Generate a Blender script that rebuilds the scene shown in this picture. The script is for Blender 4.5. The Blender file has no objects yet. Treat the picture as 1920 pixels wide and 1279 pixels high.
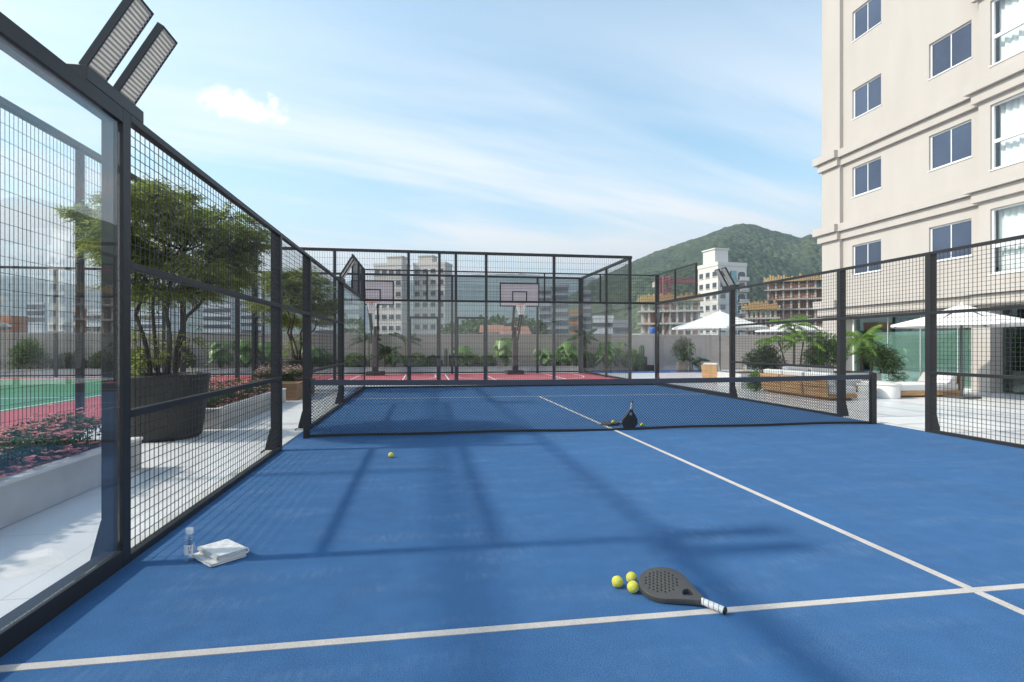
import bpy, math, random
import numpy as np
from mathutils import Vector, noise as mnoise

# ---------------------------------------------------------------- camera, light, exposure
scene = bpy.context.scene
COL = scene.collection
R = math.radians
FOC, CAM_H, YAW = 1039.0, 1.46, R(9.02)          # focal length in photo pixels, eye height, turn to the right
CS, SN = math.cos(YAW), math.sin(YAW)
cam_data = bpy.data.cameras.new("camera")
cam_data.sensor_width = 36.0
cam_data.lens = FOC / 1920 * 36.0
cam_data.shift_y = 7.5 / 1920
cam_data.clip_start = 0.05
cam_data.clip_end = 9000
cam = bpy.data.objects.new("camera", cam_data)
cam.location = (0, 0, CAM_H)
cam.rotation_euler = (R(90), 0, -YAW)
COL.objects.link(cam)
scene.camera = cam
scene.view_settings.view_transform = 'Standard'
scene.view_settings.look = 'None'
scene.view_settings.exposure = 0.55
scene.view_settings.gamma = 1.0
scene.cycles.max_bounces = 10
scene.cycles.diffuse_bounces = 3
scene.cycles.glossy_bounces = 4
scene.cycles.transparent_max_bounces = 24
scene.cycles.caustics_reflective = False
scene.cycles.caustics_refractive = False
scene.cycles.sample_clamp_indirect = 6.0
scene.cycles.use_denoising = True

SUN_ELEV, SUN_AZ = R(38.3), R(271.0)             # azimuth clockwise from +Y (court direction)
to_sun = Vector((math.sin(SUN_AZ) * math.cos(SUN_ELEV), math.cos(SUN_AZ) * math.cos(SUN_ELEV), math.sin(SUN_ELEV)))
sun_data = bpy.data.lights.new("sun", 'SUN')
sun_data.energy = 3.65
sun_data.angle = R(2.3)
sun_data.color = (1.0, 0.915, 0.79)
sun = bpy.data.objects.new("sun", sun_data)
sun.rotation_euler = (-to_sun).to_track_quat('-Z', 'Y').to_euler()
sun.location = to_sun * 60
COL.objects.link(sun)

world = bpy.data.worlds.new("World")
scene.world = world
world.use_nodes = True
SKY_STRENGTH = 0.15


def build_world():
    nt = world.node_tree
    nt.nodes.clear()
    N, L = nt.nodes, nt.links

    def m(op, a, b=None, c=None):
        n = N.new('ShaderNodeMath'); n.operation = op
        for i, x in enumerate((a, b, c)):
            if x is None: continue
            if isinstance(x, (int, float)): n.inputs[i].default_value = x
            else: L.new(x, n.inputs[i])
        return n.outputs[0]

    def ramp(x, lo, hi):
        n = N.new('ShaderNodeMapRange'); n.interpolation_type = 'SMOOTHSTEP'
        L.new(x, n.inputs['Value']); n.inputs['From Min'].default_value = lo; n.inputs['From Max'].default_value = hi
        return n.outputs[0]

    def mix(f, a, b):
        n = N.new('ShaderNodeMix'); n.data_type = 'RGBA'
        L.new(f, n.inputs[0])
        for i, x in ((6, a), (7, b)):
            if isinstance(x, tuple): n.inputs[i].default_value = (*x, 1)
            else: L.new(x, n.inputs[i])
        return n.outputs[2]
    sky = N.new('ShaderNodeTexSky'); sky.sky_type = 'NISHITA'; sky.sun_disc = False
    sky.sun_elevation = SUN_ELEV; sky.sun_rotation = SUN_AZ
    sky.air_density = 1.0; sky.dust_density = 1.2; sky.ozone_density = 1.2
    tc = N.new('ShaderNodeTexCoord')
    sep = N.new('ShaderNodeSeparateXYZ'); L.new(tc.outputs['Generated'], sep.inputs[0])
    x, y, z = sep.outputs
    zz = m('ADD', m('MAXIMUM', z, 0.0), 0.16)
    u, v = m('DIVIDE', x, zz), m('DIVIDE', y, zz)
    comb = N.new('ShaderNodeCombineXYZ'); L.new(u, comb.inputs[0]); L.new(v, comb.inputs[1])
    def cirrus(ang, sx, sy, scale, detail, lo, hi, off):
        mp = N.new('ShaderNodeMapping'); mp.vector_type = 'TEXTURE'
        mp.inputs['Rotation'].default_value = (0, 0, R(ang)); mp.inputs['Scale'].default_value = (sx, sy, 1)
        mp.inputs['Location'].default_value = off
        L.new(comb.outputs[0], mp.inputs[0])
        nz = N.new('ShaderNodeTexNoise'); nz.inputs['Scale'].default_value = scale
        nz.inputs['Detail'].default_value = detail; nz.inputs['Roughness'].default_value = 0.55
        nz.inputs['Distortion'].default_value = 0.5
        L.new(mp.outputs[0], nz.inputs['Vector'])
        return ramp(nz.outputs['Fac'], lo, hi)
    c1 = cirrus(CIR_A, 5.0, 1.0, 1.1, 7.0, 0.38, 0.60, (3.1, 1.7, 0))
    c2 = cirrus(CIR_A + 5, 7.0, 0.9, 1.9, 6.0, 0.45, 0.75, (7.3, 4.2, 0))
    low = ramp(z, 0.62, 0.05)
    cir = m('MULTIPLY', m('MINIMUM', m('ADD', c1, m('MULTIPLY', c2, 0.6)), 1.0), m('ADD', m('MULTIPLY', low, 1.15), 0.06))
    haze = m('MULTIPLY', ramp(z, 0.34, -0.02), 0.75)
    cover = m('MAXIMUM', cir, haze)
    # one small cumulus
    cd = Vector((-0.318, 1.063, 0.43)).normalized()
    rt = Vector((1.063, 0.318, 0)).normalized(); up = rt.cross(cd)
    def dot(vec):
        n = N.new('ShaderNodeVectorMath'); n.operation = 'DOT_PRODUCT'
        L.new(tc.outputs['Generated'], n.inputs[0]); n.inputs[1].default_value = vec
        return n.outputs['Value']
    a = m('DIVIDE', dot(rt), 0.070); b = m('DIVIDE', m('ADD', dot(up), 0.006), 0.028)
    bb = m('MAXIMUM', m('MULTIPLY', b, 0.8), m('MULTIPLY', b, -1.5))
    ell = m('SUBTRACT', 1.0, m('SQRT', m('ADD', m('MULTIPLY', a, a), m('MULTIPLY', bb, bb))))
    nz = N.new('ShaderNodeTexNoise'); nz.inputs['Scale'].default_value = 36; nz.inputs['Detail'].default_value = 6
    nz.inputs['Roughness'].default_value = 0.6
    L.new(tc.outputs['Generated'], nz.inputs['Vector'])
    cum = ramp(m('ADD', ell, m('MULTIPLY', m('SUBTRACT', nz.outputs['Fac'], 0.5), 1.9)), 0.05, 0.55)
    front = ramp(dot(cd), 0.5, 0.6)
    cum = m('MULTIPLY', m('MULTIPLY', cum, front), 0.95)
    k = 1.0 / SKY_STRENGTH
    tint = N.new('ShaderNodeMix'); tint.data_type = 'RGBA'; tint.blend_type = 'MULTIPLY'; tint.inputs[0].default_value = 1
    L.new(sky.outputs[0], tint.inputs[6]); tint.inputs[7].default_value = (*SKY_TINT, 1)
    col = mix(cover, tint.outputs[2], (0.94 * k, 0.92 * k, 0.92 * k))
    col = mix(cum, col, (0.97 * k, 0.96 * k, 0.96 * k))
    bg = N.new('ShaderNodeBackground'); bg.inputs['Strength'].default_value = SKY_STRENGTH
    L.new(col, bg.inputs[0])
    out = N.new('ShaderNodeOutputWorld'); L.new(bg.outputs[0], out.inputs[0])


CIR_A = 16
SKY_TINT = (1.18, 1.45, 1.33)
build_world()

# ---------------------------------------------------------------- helpers
rng = np.random.default_rng(7)
random.seed(7)
ORG = {}


def at(px, py, d):
    """A photo pixel at depth d, as a point of the place."""
    lat = (px - 960) / FOC * d
    return Vector((lat * CS + d * SN, d * CS - lat * SN, CAM_H - (py - 647) / FOC * d))


def on_ground(px, d):
    p = at(px, 647, d)
    return (p.x, p.y, 0.0)


class MB:
    """Collects shapes for ONE mesh object."""
    def __init__(self):
        self.V, self.L, self.T, self.M, self.S, self.n = [], [], [], [], [], 0

    def add(self, v, faces, m=0, smooth=False):
        v = np.asarray(v, float).reshape(-1, 3)
        if isinstance(faces, np.ndarray):
            self.L.append((faces + self.n).ravel()); t = np.full(len(faces), faces.shape[1])
        else:
            self.L.append(np.concatenate([np.asarray(f) for f in faces]) + self.n); t = np.array([len(f) for f in faces])
        self.T.append(t); self.M.append(np.full(len(t), m)); self.S.append(np.full(len(t), smooth))
        self.V.append(v); self.n += len(v)
        return self

    def box(self, x0, x1, y0, y1, z0, z1, m=0):
        v = [(x0, y0, z0), (x1, y0, z0), (x1, y1, z0), (x0, y1, z0), (x0, y0, z1), (x1, y0, z1), (x1, y1, z1), (x0, y1, z1)]
        return self.add(v, np.array([(0, 3, 2, 1), (4, 5, 6, 7), (0, 1, 5, 4), (1, 2, 6, 5), (2, 3, 7, 6), (3, 0, 4, 7)]), m)

    def obox(self, c, ax, ay, az, m=0):
        c, ax, ay, az = map(Vector, (c, ax, ay, az))
        v = [c + ax * i + ay * j + az * k for k in (-1, 1) for i, j in ((-1, -1), (1, -1), (1, 1), (-1, 1))]
        return self.add([tuple(p) for p in v], np.array([(0, 3, 2, 1), (4, 5, 6, 7), (0, 1, 5, 4), (1, 2, 6, 5), (2, 3, 7, 6), (3, 0, 4, 7)]), m)

    def bar(self, p, q, w, h=None, m=0):
        p, q = Vector(p), Vector(q); d = q - p; l = d.length; d.normalize()
        ref = Vector((0, 0, 1)) if abs(d.z) < 0.9 else Vector((1, 0, 0))
        u = d.cross(ref).normalized(); v = u.cross(d)
        return self.obox((p + q) / 2, d * l / 2, u * w / 2, v * (h or w) / 2, m)

    def wires(self, P, Q, w, m=0):
        P, Q = np.asarray(P, float), np.asarray(Q, float)
        d = Q - P; d /= np.linalg.norm(d, axis=1)[:, None]
        ref = np.where(np.abs(d[:, 2:3]) < 0.9, np.array([[0, 0, 1.0]]), np.array([[1.0, 0, 0]]))
        u = np.cross(d, ref); u /= np.linalg.norm(u, axis=1)[:, None]
        v = np.cross(u, d); h = w / 2
        c = [P + h * (a * u + b * v) for a, b in ((-1, -1), (1, -1), (1, 1), (-1, 1))] + [Q + h * (a * u + b * v) for a, b in ((-1, -1), (1, -1), (1, 1), (-1, 1))]
        V = np.stack(c, 1).reshape(-1, 3)
        base = np.arange(len(P))[:, None, None] * 8
        q = np.array([(0, 1, 5, 4), (1, 2, 6, 5), (2, 3, 7, 6), (3, 0, 4, 7)])[None]
        return self.add(V, (base + q).reshape(-1, 4), m)

    def tube(self, pts, rad, n=8, m=0, cap=True, smooth=True):
        pts = [Vector(p) for p in pts]
        if not hasattr(rad, '__len__'): rad = [rad] * len(pts)
        V, prev = [], None
        for i, p in enumerate(pts):
            d = (pts[min(i + 1, len(pts) - 1)] - pts[max(i - 1, 0)]).normalized()
            if prev is None:
                ref = Vector((0, 0, 1)) if abs(d.z) < 0.9 else Vector((1, 0, 0))
                u = d.cross(ref).normalized()
            else:
                u = (prev - d * prev.dot(d)).normalized()
            prev = u; v = d.cross(u)
            for k in range(n):
                a = 2 * math.pi * k / n
                V.append(tuple(p + (u * math.cos(a) + v * math.sin(a)) * rad[i]))
        fs = [(i * n + k, i * n + (k + 1) % n, (i + 1) * n + (k + 1) % n, (i + 1) * n + k) for i in range(len(pts) - 1) for k in range(n)]
        self.add(V, np.array(fs), m, smooth)
        if cap:
            e = (len(pts) - 1) * n
            self.add(V[:n], [tuple(range(n))[::-1]], m); self.add(V[e:], [tuple(range(n))], m)
        return self

    def lathe(self, prof, c=(0, 0, 0), n=24, m=0, smooth=True):
        V = [(c[0] + r * math.cos(2 * math.pi * k / n), c[1] + r * math.sin(2 * math.pi * k / n), c[2] + z) for r, z in prof for k in range(n)]
        fs = [(i * n + k, i * n + (k + 1) % n, (i + 1) * n + (k + 1) % n, (i + 1) * n + k) for i in range(len(prof) - 1) for k in range(n)]
        return self.add(V, np.array(fs), m, smooth)

    def prism(self, pts, d, m=0):
        """polygon (list of 3D points) pushed along vector d"""
        n = len(pts); d = Vector(d)
        V = [tuple(Vector(p)) for p in pts] + [tuple(Vector(p) + d) for p in pts]
        return self.add(V, [tuple(range(n))[::-1], tuple(range(n, 2 * n))] + [(i, (i + 1) % n, n + (i + 1) % n, n + i) for i in range(n)], m)

    def leaves(self, P, D, N, L, W, fold=0.12, m=0):
        P, D, N = (np.asarray(a, float) for a in (P, D, N))
        D = D / (np.linalg.norm(D, axis=1)[:, None] + 1e-9)
        S = np.cross(D, N); S /= (np.linalg.norm(S, axis=1)[:, None] + 1e-9)
        U = np.cross(S, D)
        L = np.broadcast_to(np.asarray(L, float), (len(P),))[:, None]; W = np.broadcast_to(np.asarray(W, float), (len(P),))[:, None]
        mid = P + D * L * 0.45 + U * W * fold
        V = np.stack([P, mid + S * W / 2, P + D * L - U * W * fold, mid - S * W / 2], 1).reshape(-1, 3)
        return self.add(V, np.arange(len(V)).reshape(-1, 4), m)

    def build(self, name, mats, parent=None, origin=None, bevel=0, seg=2, subdiv=0):
        org = np.array(ORG[parent.name] if parent is not None else (origin or (0, 0, 0)), float)
        V = np.concatenate(self.V) - org
        me = bpy.data.meshes.new(name)
        loops = np.concatenate(self.L).astype(np.int32); tot = np.concatenate(self.T).astype(np.int32)
        me.vertices.add(len(V)); me.vertices.foreach_set('co', V.astype(np.float32).ravel())
        me.loops.add(len(loops)); me.loops.foreach_set('vertex_index', loops)
        me.polygons.add(len(tot))
        me.polygons.foreach_set('loop_start', np.concatenate(([0], np.cumsum(tot)[:-1])).astype(np.int32))
        me.polygons.foreach_set('loop_total', tot)
        me.polygons.foreach_set('material_index', np.concatenate(self.M).astype(np.int32))
        me.polygons.foreach_set('use_smooth', np.concatenate(self.S))
        for mt in (mats if isinstance(mats, (list, tuple)) else [mats]):
            if mt: me.materials.append(mt)
        me.update(calc_edges=True); me.validate()
        return link_mesh(name, me, parent, origin, bevel, seg, subdiv)


def link_mesh(name, me, parent=None, origin=None, bevel=0, seg=2, subdiv=0):
    o = bpy.data.objects.new(name, me); COL.objects.link(o)
    if parent is not None:
        o.parent = parent; ORG[o.name] = ORG[parent.name]
    else:
        o.location = origin or (0, 0, 0); ORG[o.name] = tuple(origin or (0, 0, 0))
    if bevel:
        b = o.modifiers.new('bevel', 'BEVEL'); b.width = bevel; b.segments = seg; b.limit_method = 'ANGLE'
        if seg > 1:
            for p in me.polygons: p.use_smooth = True
            b.harden_normals = True
    if subdiv:
        s = o.modifiers.new('subdivision', 'SUBSURF'); s.levels = s.render_levels = subdiv
    return o


def tag(o, label, cat, group=None):
    o['label'] = label; o['category'] = cat
    if group: o['group'] = group
    return o


def thing(name, label, cat, loc=(0, 0, 0), group=None):
    o = bpy.data.objects.new(name, None); COL.objects.link(o)
    o.location = loc; o.empty_display_size = 0.2
    ORG[o.name] = tuple(loc)
    return tag(o, label, cat, group)


def structure(o):
    o['kind'] = 'structure'
    return o


def copy_child(o, parent, loc):
    c = o.copy(); COL.objects.link(c); c.parent = parent; c.location = loc; ORG[c.name] = ORG[parent.name]
    return c


def copy_thing(root, loc, rz, label):
    r = root.copy(); COL.objects.link(r); r.location = loc; r.rotation_euler = (0, 0, rz); r['label'] = label
    for ch in list(root.children):
        c = ch.copy(); COL.objects.link(c); c.parent = r
        for g in list(ch.children):
            e = g.copy(); COL.objects.link(e); e.parent = c
    return r


# ---------------------------------------------------------------- materials
def mat(name, col, rough=0.6, metal=0.0, col2=None, vscale=3.0, detail=5.0, bump=0.0, bscale=40.0, spec=0.5, contrast=(0.35, 0.65), stretch=None):
    mt = bpy.data.materials.new(name); mt.use_nodes = True
    nt = mt.node_tree; N, L = nt.nodes, nt.links
    b = N['Principled BSDF']
    b.inputs['Base Color'].default_value = (*col, 1); b.inputs['Roughness'].default_value = rough
    b.inputs['Metallic'].default_value = metal; b.inputs['Specular IOR Level'].default_value = spec
    tc = N.new('ShaderNodeTexCoord'); src = tc.outputs['Object']
    if stretch:
        mp = N.new('ShaderNodeMapping'); mp.inputs['Scale'].default_value = stretch; L.new(src, mp.inputs[0]); src = mp.outputs[0]
    if col2:
        n = N.new('ShaderNodeTexNoise'); n.inputs['Scale'].default_value = vscale; n.inputs['Detail'].default_value = detail
        L.new(src, n.inputs['Vector'])
        r = N.new('ShaderNodeMapRange'); r.inputs['From Min'].default_value, r.inputs['From Max'].default_value = contrast
        L.new(n.outputs['Fac'], r.inputs['Value'])
        mx = N.new('ShaderNodeMix'); mx.data_type = 'RGBA'
        mx.inputs[6].default_value = (*col, 1); mx.inputs[7].default_value = (*col2, 1)
        L.new(r.outputs[0], mx.inputs[0]); L.new(mx.outputs[2], b.inputs['Base Color'])
    if bump:
        n = N.new('ShaderNodeTexNoise'); n.inputs['Scale'].default_value = bscale; n.inputs['Detail'].default_value = 4
        L.new(src, n.inputs['Vector'])
        bp = N.new('ShaderNodeBump'); bp.inputs['Strength'].default_value = bump; bp.inputs['Distance'].default_value = 0.01
        L.new(n.outputs['Fac'], bp.inputs['Height']); L.new(bp.outputs[0], b.inputs['Normal'])
    return mt


def leaf_mat(name, c1, c2, rough=0.45, trans=0.35, c3=None):
    mt = bpy.data.materials.new(name); mt.use_nodes = True
    nt = mt.node_tree; N, L = nt.nodes, nt.links
    b = N['Principled BSDF']; b.inputs['Roughness'].default_value = rough; b.inputs['Specular IOR Level'].default_value = 0.35
    g = N.new('ShaderNodeNewGeometry'); r = N.new('ShaderNodeValToRGB')
    r.color_ramp.elements[0].color = (*c1, 1); r.color_ramp.elements[1].color = (*c2, 1)
    if c3:
        e = r.color_ramp.elements.new(0.82); e.color = (*c2, 1); r.color_ramp.elements[2].color = (*c3, 1)
    L.new(g.outputs['Random Per Island'], r.inputs[0]); L.new(r.outputs[0], b.inputs['Base Color'])
    t = N.new('ShaderNodeBsdfTranslucent'); L.new(r.outputs[0], t.inputs[0])
    mx = N.new('ShaderNodeMixShader'); mx.inputs[0].default_value = trans
    L.new(b.outputs[0], mx.inputs[1]); L.new(t.outputs[0], mx.inputs[2])
    L.new(mx.outputs[0], N['Material Output'].inputs[0])
    return mt


def glass_mat(name, tint=(0.86, 0.91, 0.93), f0=0.045, rough=0.0, mirror=(1, 1, 1)):
    """flat pane: tinted see-through plus a mirror that grows towards grazing angles"""
    mt = bpy.data.materials.new(name); mt.use_nodes = True
    nt = mt.node_tree; N, L = nt.nodes, nt.links
    for n in list(N):
        if n.type != 'OUTPUT_MATERIAL': N.remove(n)
    lw = N.new('ShaderNodeLayerWeight'); lw.inputs['Blend'].default_value = 0.5
    p = N.new('ShaderNodeMath'); p.operation = 'POWER'; L.new(lw.outputs['Facing'], p.inputs[0]); p.inputs[1].default_value = 5
    q = N.new('ShaderNodeMath'); q.operation = 'MULTIPLY_ADD'; L.new(p.outputs[0], q.inputs[0]); q.inputs[1].default_value = 1 - f0; q.inputs[2].default_value = f0
    t = N.new('ShaderNodeBsdfTransparent'); t.inputs[0].default_value = (*tint, 1)
    gl = N.new('ShaderNodeBsdfGlossy'); gl.inputs['Roughness'].default_value = rough; gl.inputs['Color'].default_value = (*mirror, 1)
    mx = N.new('ShaderNodeMixShader'); L.new(q.outputs[0], mx.inputs[0]); L.new(t.outputs[0], mx.inputs[1]); L.new(gl.outputs[0], mx.inputs[2])
    L.new(mx.outputs[0], N['Material Output'].inputs[0])
    return mt


def turf_mat(name, base, dark, light, grain=210.0):
    """short sports turf / acrylic grain: fine speckle over a broad brushed unevenness"""
    mt = bpy.data.materials.new(name); mt.use_nodes = True
    nt = mt.node_tree; N, L = nt.nodes, nt.links
    b = N['Principled BSDF']; b.inputs['Roughness'].default_value = 0.92; b.inputs['Specular IOR Level'].default_value = 0.15
    tc = N.new('ShaderNodeTexCoord')
    def nz(scale, detail, sc=(1, 1, 1)):
        mp = N.new('ShaderNodeMapping'); mp.inputs['Scale'].default_value = sc; L.new(tc.outputs['Object'], mp.inputs[0])
        n = N.new('ShaderNodeTexNoise'); n.inputs['Scale'].default_value = scale; n.inputs['Detail'].default_value = detail
        L.new(mp.outputs[0], n.inputs['Vector']); return n.outputs['Fac']
    def mr(x, lo, hi, a=0.0, c=1.0):
        r = N.new('ShaderNodeMapRange'); L.new(x, r.inputs[0]); r.inputs[1].default_value = lo; r.inputs[2].default_value = hi
        r.inputs[3].default_value = a; r.inputs[4].default_value = c; return r.outputs[0]
    fine = nz(grain, 2.0)
    broad = nz(0.9, 5.0, (1.6, 0.7, 1)); mid = nz(6.0, 5.0)
    def mix(f, a, c):
        n = N.new('ShaderNodeMix'); n.data_type = 'RGBA'; L.new(f, n.inputs[0])
        for i, x in ((6, a), (7, c)):
            if isinstance(x, tuple): n.inputs[i].default_value = (*x, 1)
            else: L.new(x, n.inputs[i])
        return n.outputs[2]
    c = mix(mr(fine, 0.28, 0.72), dark, light)
    c2 = mix(mr(broad, 0.3, 0.7, 0.0, 0.55), c, base)
    hs = N.new('ShaderNodeHueSaturation'); L.new(c2, hs.inputs['Color'])
    ad = N.new('ShaderNodeMath'); ad.operation = 'ADD'; L.new(mr(mid, 0.3, 0.7, -0.06, 0.06), ad.inputs[0]); L.new(mr(broad, 0.3, 0.7, 0.92, 1.1), ad.inputs[1])
    L.new(ad.outputs[0], hs.inputs['Value'])
    worn = nz(2.3, 8.0, (0.5, 1.6, 1)); scuff = nz(14.0, 6.0, (2.2, 0.5, 1))
    wm = N.new('ShaderNodeMath'); wm.operation = 'MULTIPLY'; L.new(mr(worn, 0.50, 0.74, 0.0, 0.30), wm.inputs[0]); L.new(mr(scuff, 0.42, 0.66, 0.15, 1.0), wm.inputs[1])
    dusty = tuple(min(1, 0.55 * x + 0.14) for x in light)
    L.new(mix(wm.outputs[0], hs.outputs[0], dusty), b.inputs['Base Color'])
    bp = N.new('ShaderNodeBump'); bp.inputs['Strength'].default_value = 0.22; bp.inputs['Distance'].default_value = 0.004
    L.new(fine, bp.inputs['Height']); L.new(bp.outputs[0], b.inputs['Normal'])
    return mt


def tile_mat(name, c1, c2, mortar, w, h, rough=0.35, msize=0.004, spec=0.4, offset=0.0):
    mt = bpy.data.materials.new(name); mt.use_nodes = True
    nt = mt.node_tree; N, L = nt.nodes, nt.links
    b = N['Principled BSDF']; b.inputs['Roughness'].default_value = rough; b.inputs['Specular IOR Level'].default_value = spec
    tc = N.new('ShaderNodeTexCoord'); br = N.new('ShaderNodeTexBrick'); L.new(tc.outputs['Object'], br.inputs['Vector'])
    br.offset = offset; br.inputs['Color1'].default_value = (*c1, 1); br.inputs['Color2'].default_value = (*c2, 1); br.inputs['Mortar'].default_value = (*mortar, 1)
    br.inputs['Scale'].default_value = 1; br.inputs['Mortar Size'].default_value = msize
    br.inputs['Brick Width'].default_value = w; br.inputs['Row Height'].default_value = h
    n = N.new('ShaderNodeTexNoise'); n.inputs['Scale'].default_value = 1.7; n.inputs['Detail'].default_value = 6; L.new(tc.outputs['Object'], n.inputs['Vector'])
    hs = N.new('ShaderNodeHueSaturation'); L.new(br.outputs[0], hs.inputs['Color'])
    r = N.new('ShaderNodeMapRange'); L.new(n.outputs['Fac'], r.inputs[0]); r.inputs[1].default_value = 0.3; r.inputs[2].default_value = 0.7; r.inputs[3].default_value = 0.93; r.inputs[4].default_value = 1.03
    L.new(r.outputs[0], hs.inputs['Value']); L.new(hs.outputs[0], b.inputs['Base Color'])
    return mt


M = {}
M['steel'] = mat('graphite powder coated steel', (0.020, 0.020, 0.022), 0.45, 0.0, (0.027, 0.026, 0.028), 2.0, bump=0.05, bscale=300, spec=0.32)
M['wire'] = mat('dark galvanised wire', (0.022, 0.022, 0.025), 0.5)
M['cage'] = mat('dark grey cage steel', (0.016, 0.016, 0.018), 0.55)
M['glass'] = glass_mat('tempered court glass', (0.985, 0.99, 0.99), 0.085)
M['endglass'] = glass_mat('clear end wall glass', (0.985, 0.99, 0.99), 0.022)
M['turf'] = turf_mat('blue court turf', (0.037, 0.114, 0.255), (0.006, 0.042, 0.135), (0.098, 0.222, 0.43))
M['line'] = turf_mat('chalky court line', (0.55, 0.50, 0.46), (0.40, 0.36, 0.33), (0.66, 0.61, 0.57), 190)
M['kerb'] = mat('pale concrete kerb', (0.5, 0.49, 0.47), 0.7, 0, (0.6, 0.59, 0.57), 4)
M['paving'] = tile_mat('white terrace tile', (0.78, 0.77, 0.775), (0.81, 0.80, 0.805), (0.5, 0.49, 0.49), 1.2, 1.2, 0.3)
M['ground'] = mat('city ground', (0.07, 0.085, 0.05), 0.9, 0, (0.12, 0.11, 0.09), 0.02)
M['red'] = turf_mat('red sport court', (0.42, 0.105, 0.115), (0.35, 0.08, 0.09), (0.48, 0.135, 0.145), 90)
M['green'] = turf_mat('green sport court', (0.075, 0.22, 0.12), (0.06, 0.18, 0.10), (0.10, 0.26, 0.15), 90)
M['bluefloor'] = mat('blue rubber floor', (0.03, 0.12, 0.36), 0.8)
M['white'] = mat('white paint', (0.78, 0.78, 0.77), 0.5)
M['concrete'] = mat('pale cast concrete', (0.40, 0.39, 0.38), 0.8, 0, (0.50, 0.49, 0.475), 2.2, 8, bump=0.25, bscale=90)
M['coping'] = mat('smooth pale stone', (0.60, 0.59, 0.585), 0.6, 0, (0.68, 0.67, 0.66), 3, 6)
M['pot'] = mat('dark fibre cement', (0.019, 0.0175, 0.015), 0.7, 0, (0.028, 0.026, 0.022), 3, 8, bump=0.15, bscale=60)
M['soil'] = mat('dark bark soil', (0.05, 0.03, 0.018), 0.95, 0, (0.12, 0.06, 0.03), 40, bump=1.0, bscale=60)
M['bark'] = mat('dark bark', (0.035, 0.028, 0.022), 0.9, 0, (0.08, 0.065, 0.05), 12, bump=0.6, bscale=60)
M['palmbark'] = mat('ringed palm trunk', (0.10, 0.085, 0.06), 0.9, 0, (0.18, 0.16, 0.12), 20, stretch=(1, 1, 4))
M['leaf'] = leaf_mat('olive green leaflet', (0.13, 0.172, 0.038), (0.33, 0.38, 0.10), 0.42, 0.5, (0.45, 0.475, 0.15))
M['leafdark'] = leaf_mat('dark green leaf', (0.045, 0.085, 0.035), (0.11, 0.17, 0.065))
M['leafmid'] = leaf_mat('mid green leaf', (0.08, 0.16, 0.045), (0.22, 0.33, 0.09))
M['leafbright'] = leaf_mat('bright green frond', (0.09, 0.19, 0.035), (0.24, 0.37, 0.07))
M['leafbig'] = leaf_mat('broad fresh green leaf', (0.14, 0.27, 0.07), (0.32, 0.48, 0.19), 0.35, 0.35)
M['leafgrey'] = leaf_mat('grey green leaf', (0.055, 0.07, 0.045), (0.15, 0.16, 0.10))
M['flowerleaf'] = leaf_mat('bedding plant leaf', (0.035, 0.075, 0.03), (0.12, 0.18, 0.07))
M['petal'] = leaf_mat('pink petal', (0.64, 0.24, 0.24), (0.80, 0.46, 0.45), 0.6, 0.35, (0.74, 0.28, 0.18))
M['petalpale'] = leaf_mat('pale pink petal', (0.55, 0.34, 0.33), (0.72, 0.58, 0.52), 0.6, 0.3)
M['cactus'] = mat('cactus skin', (0.02, 0.05, 0.03), 0.6, 0, (0.04, 0.085, 0.045), 6)
M['wall'] = mat('taupe perimeter render', (0.52, 0.44, 0.39), 0.85, 0, (0.56, 0.475, 0.42), 0.8, 6)
M['facade'] = mat('beige facade render', (0.455, 0.415, 0.388), 0.85, 0, (0.485, 0.444, 0.416), 1.6, 7, contrast=(0.3, 0.7), stretch=(1, 1, .22))
M['facadeshadow'] = M['facade']
M['frame'] = mat('white aluminium', (0.78, 0.79, 0.80), 0.35)
M['pane'] = mat('blue tinted window', (0.045, 0.062, 0.110), 0.06, 0, (0.062, 0.084, 0.138), 0.55, spec=0.6)
_nt = M['pane'].node_tree; _oi = _nt.nodes.new('ShaderNodeObjectInfo'); _mr = _nt.nodes.new('ShaderNodeMapRange'); _hs = _nt.nodes.new('ShaderNodeHueSaturation')
_mr.inputs[3].default_value = 0.72; _mr.inputs[4].default_value = 1.18; _nt.links.new(_oi.outputs['Random'], _mr.inputs[0]); _nt.links.new(_mr.outputs[0], _hs.inputs['Value'])
_b = _nt.nodes['Principled BSDF']; _nt.links.new(_b.inputs['Base Color'].links[0].from_socket, _hs.inputs['Color']); _nt.links.new(_hs.outputs[0], _b.inputs['Base Color'])
M['clearpane'] = glass_mat('clear window', (0.96, 0.975, 0.975), 0.05)
M['curtain'] = mat('white curtain', (0.78, 0.80, 0.80), 0.9)
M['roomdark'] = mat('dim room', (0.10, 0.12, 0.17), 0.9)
M['hallglass'] = glass_mat('green hall glazing', (0.84, 0.92, 0.90), 0.17, 0, (0.9, 1.0, 0.97))
M['paintedreflection'] = mat('green painted wall reflection', (0.30, 0.40, 0.37), 0.3, 0, (0.36, 0.46, 0.43), 1.2, 8)  # boundary wall's reflection in the hall glazing, put into a surface colour
M['halldark'] = mat('pool hall wall', (0.10, 0.14, 0.13), 0.7)
M['water'] = mat('pool water', (0.05, 0.22, 0.22), 0.05, 0, (0.09, 0.32, 0.31), 2.5, bump=0.1, bscale=5)
M['canvas'] = mat('white canvas', (0.80, 0.79, 0.77), 0.85)
M['pole'] = mat('grey pole', (0.12, 0.12, 0.125), 0.4, 0.6)
M['teak'] = mat('oiled teak', (0.42, 0.24, 0.105), 0.55, 0, (0.52, 0.32, 0.15), 3, 6, stretch=(1, 1, 14))
M['teakdark'] = mat('dark teak', (0.19, 0.10, 0.05), 0.6, 0, (0.27, 0.15, 0.075), 3, 6, stretch=(1, 1, 14))
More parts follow.
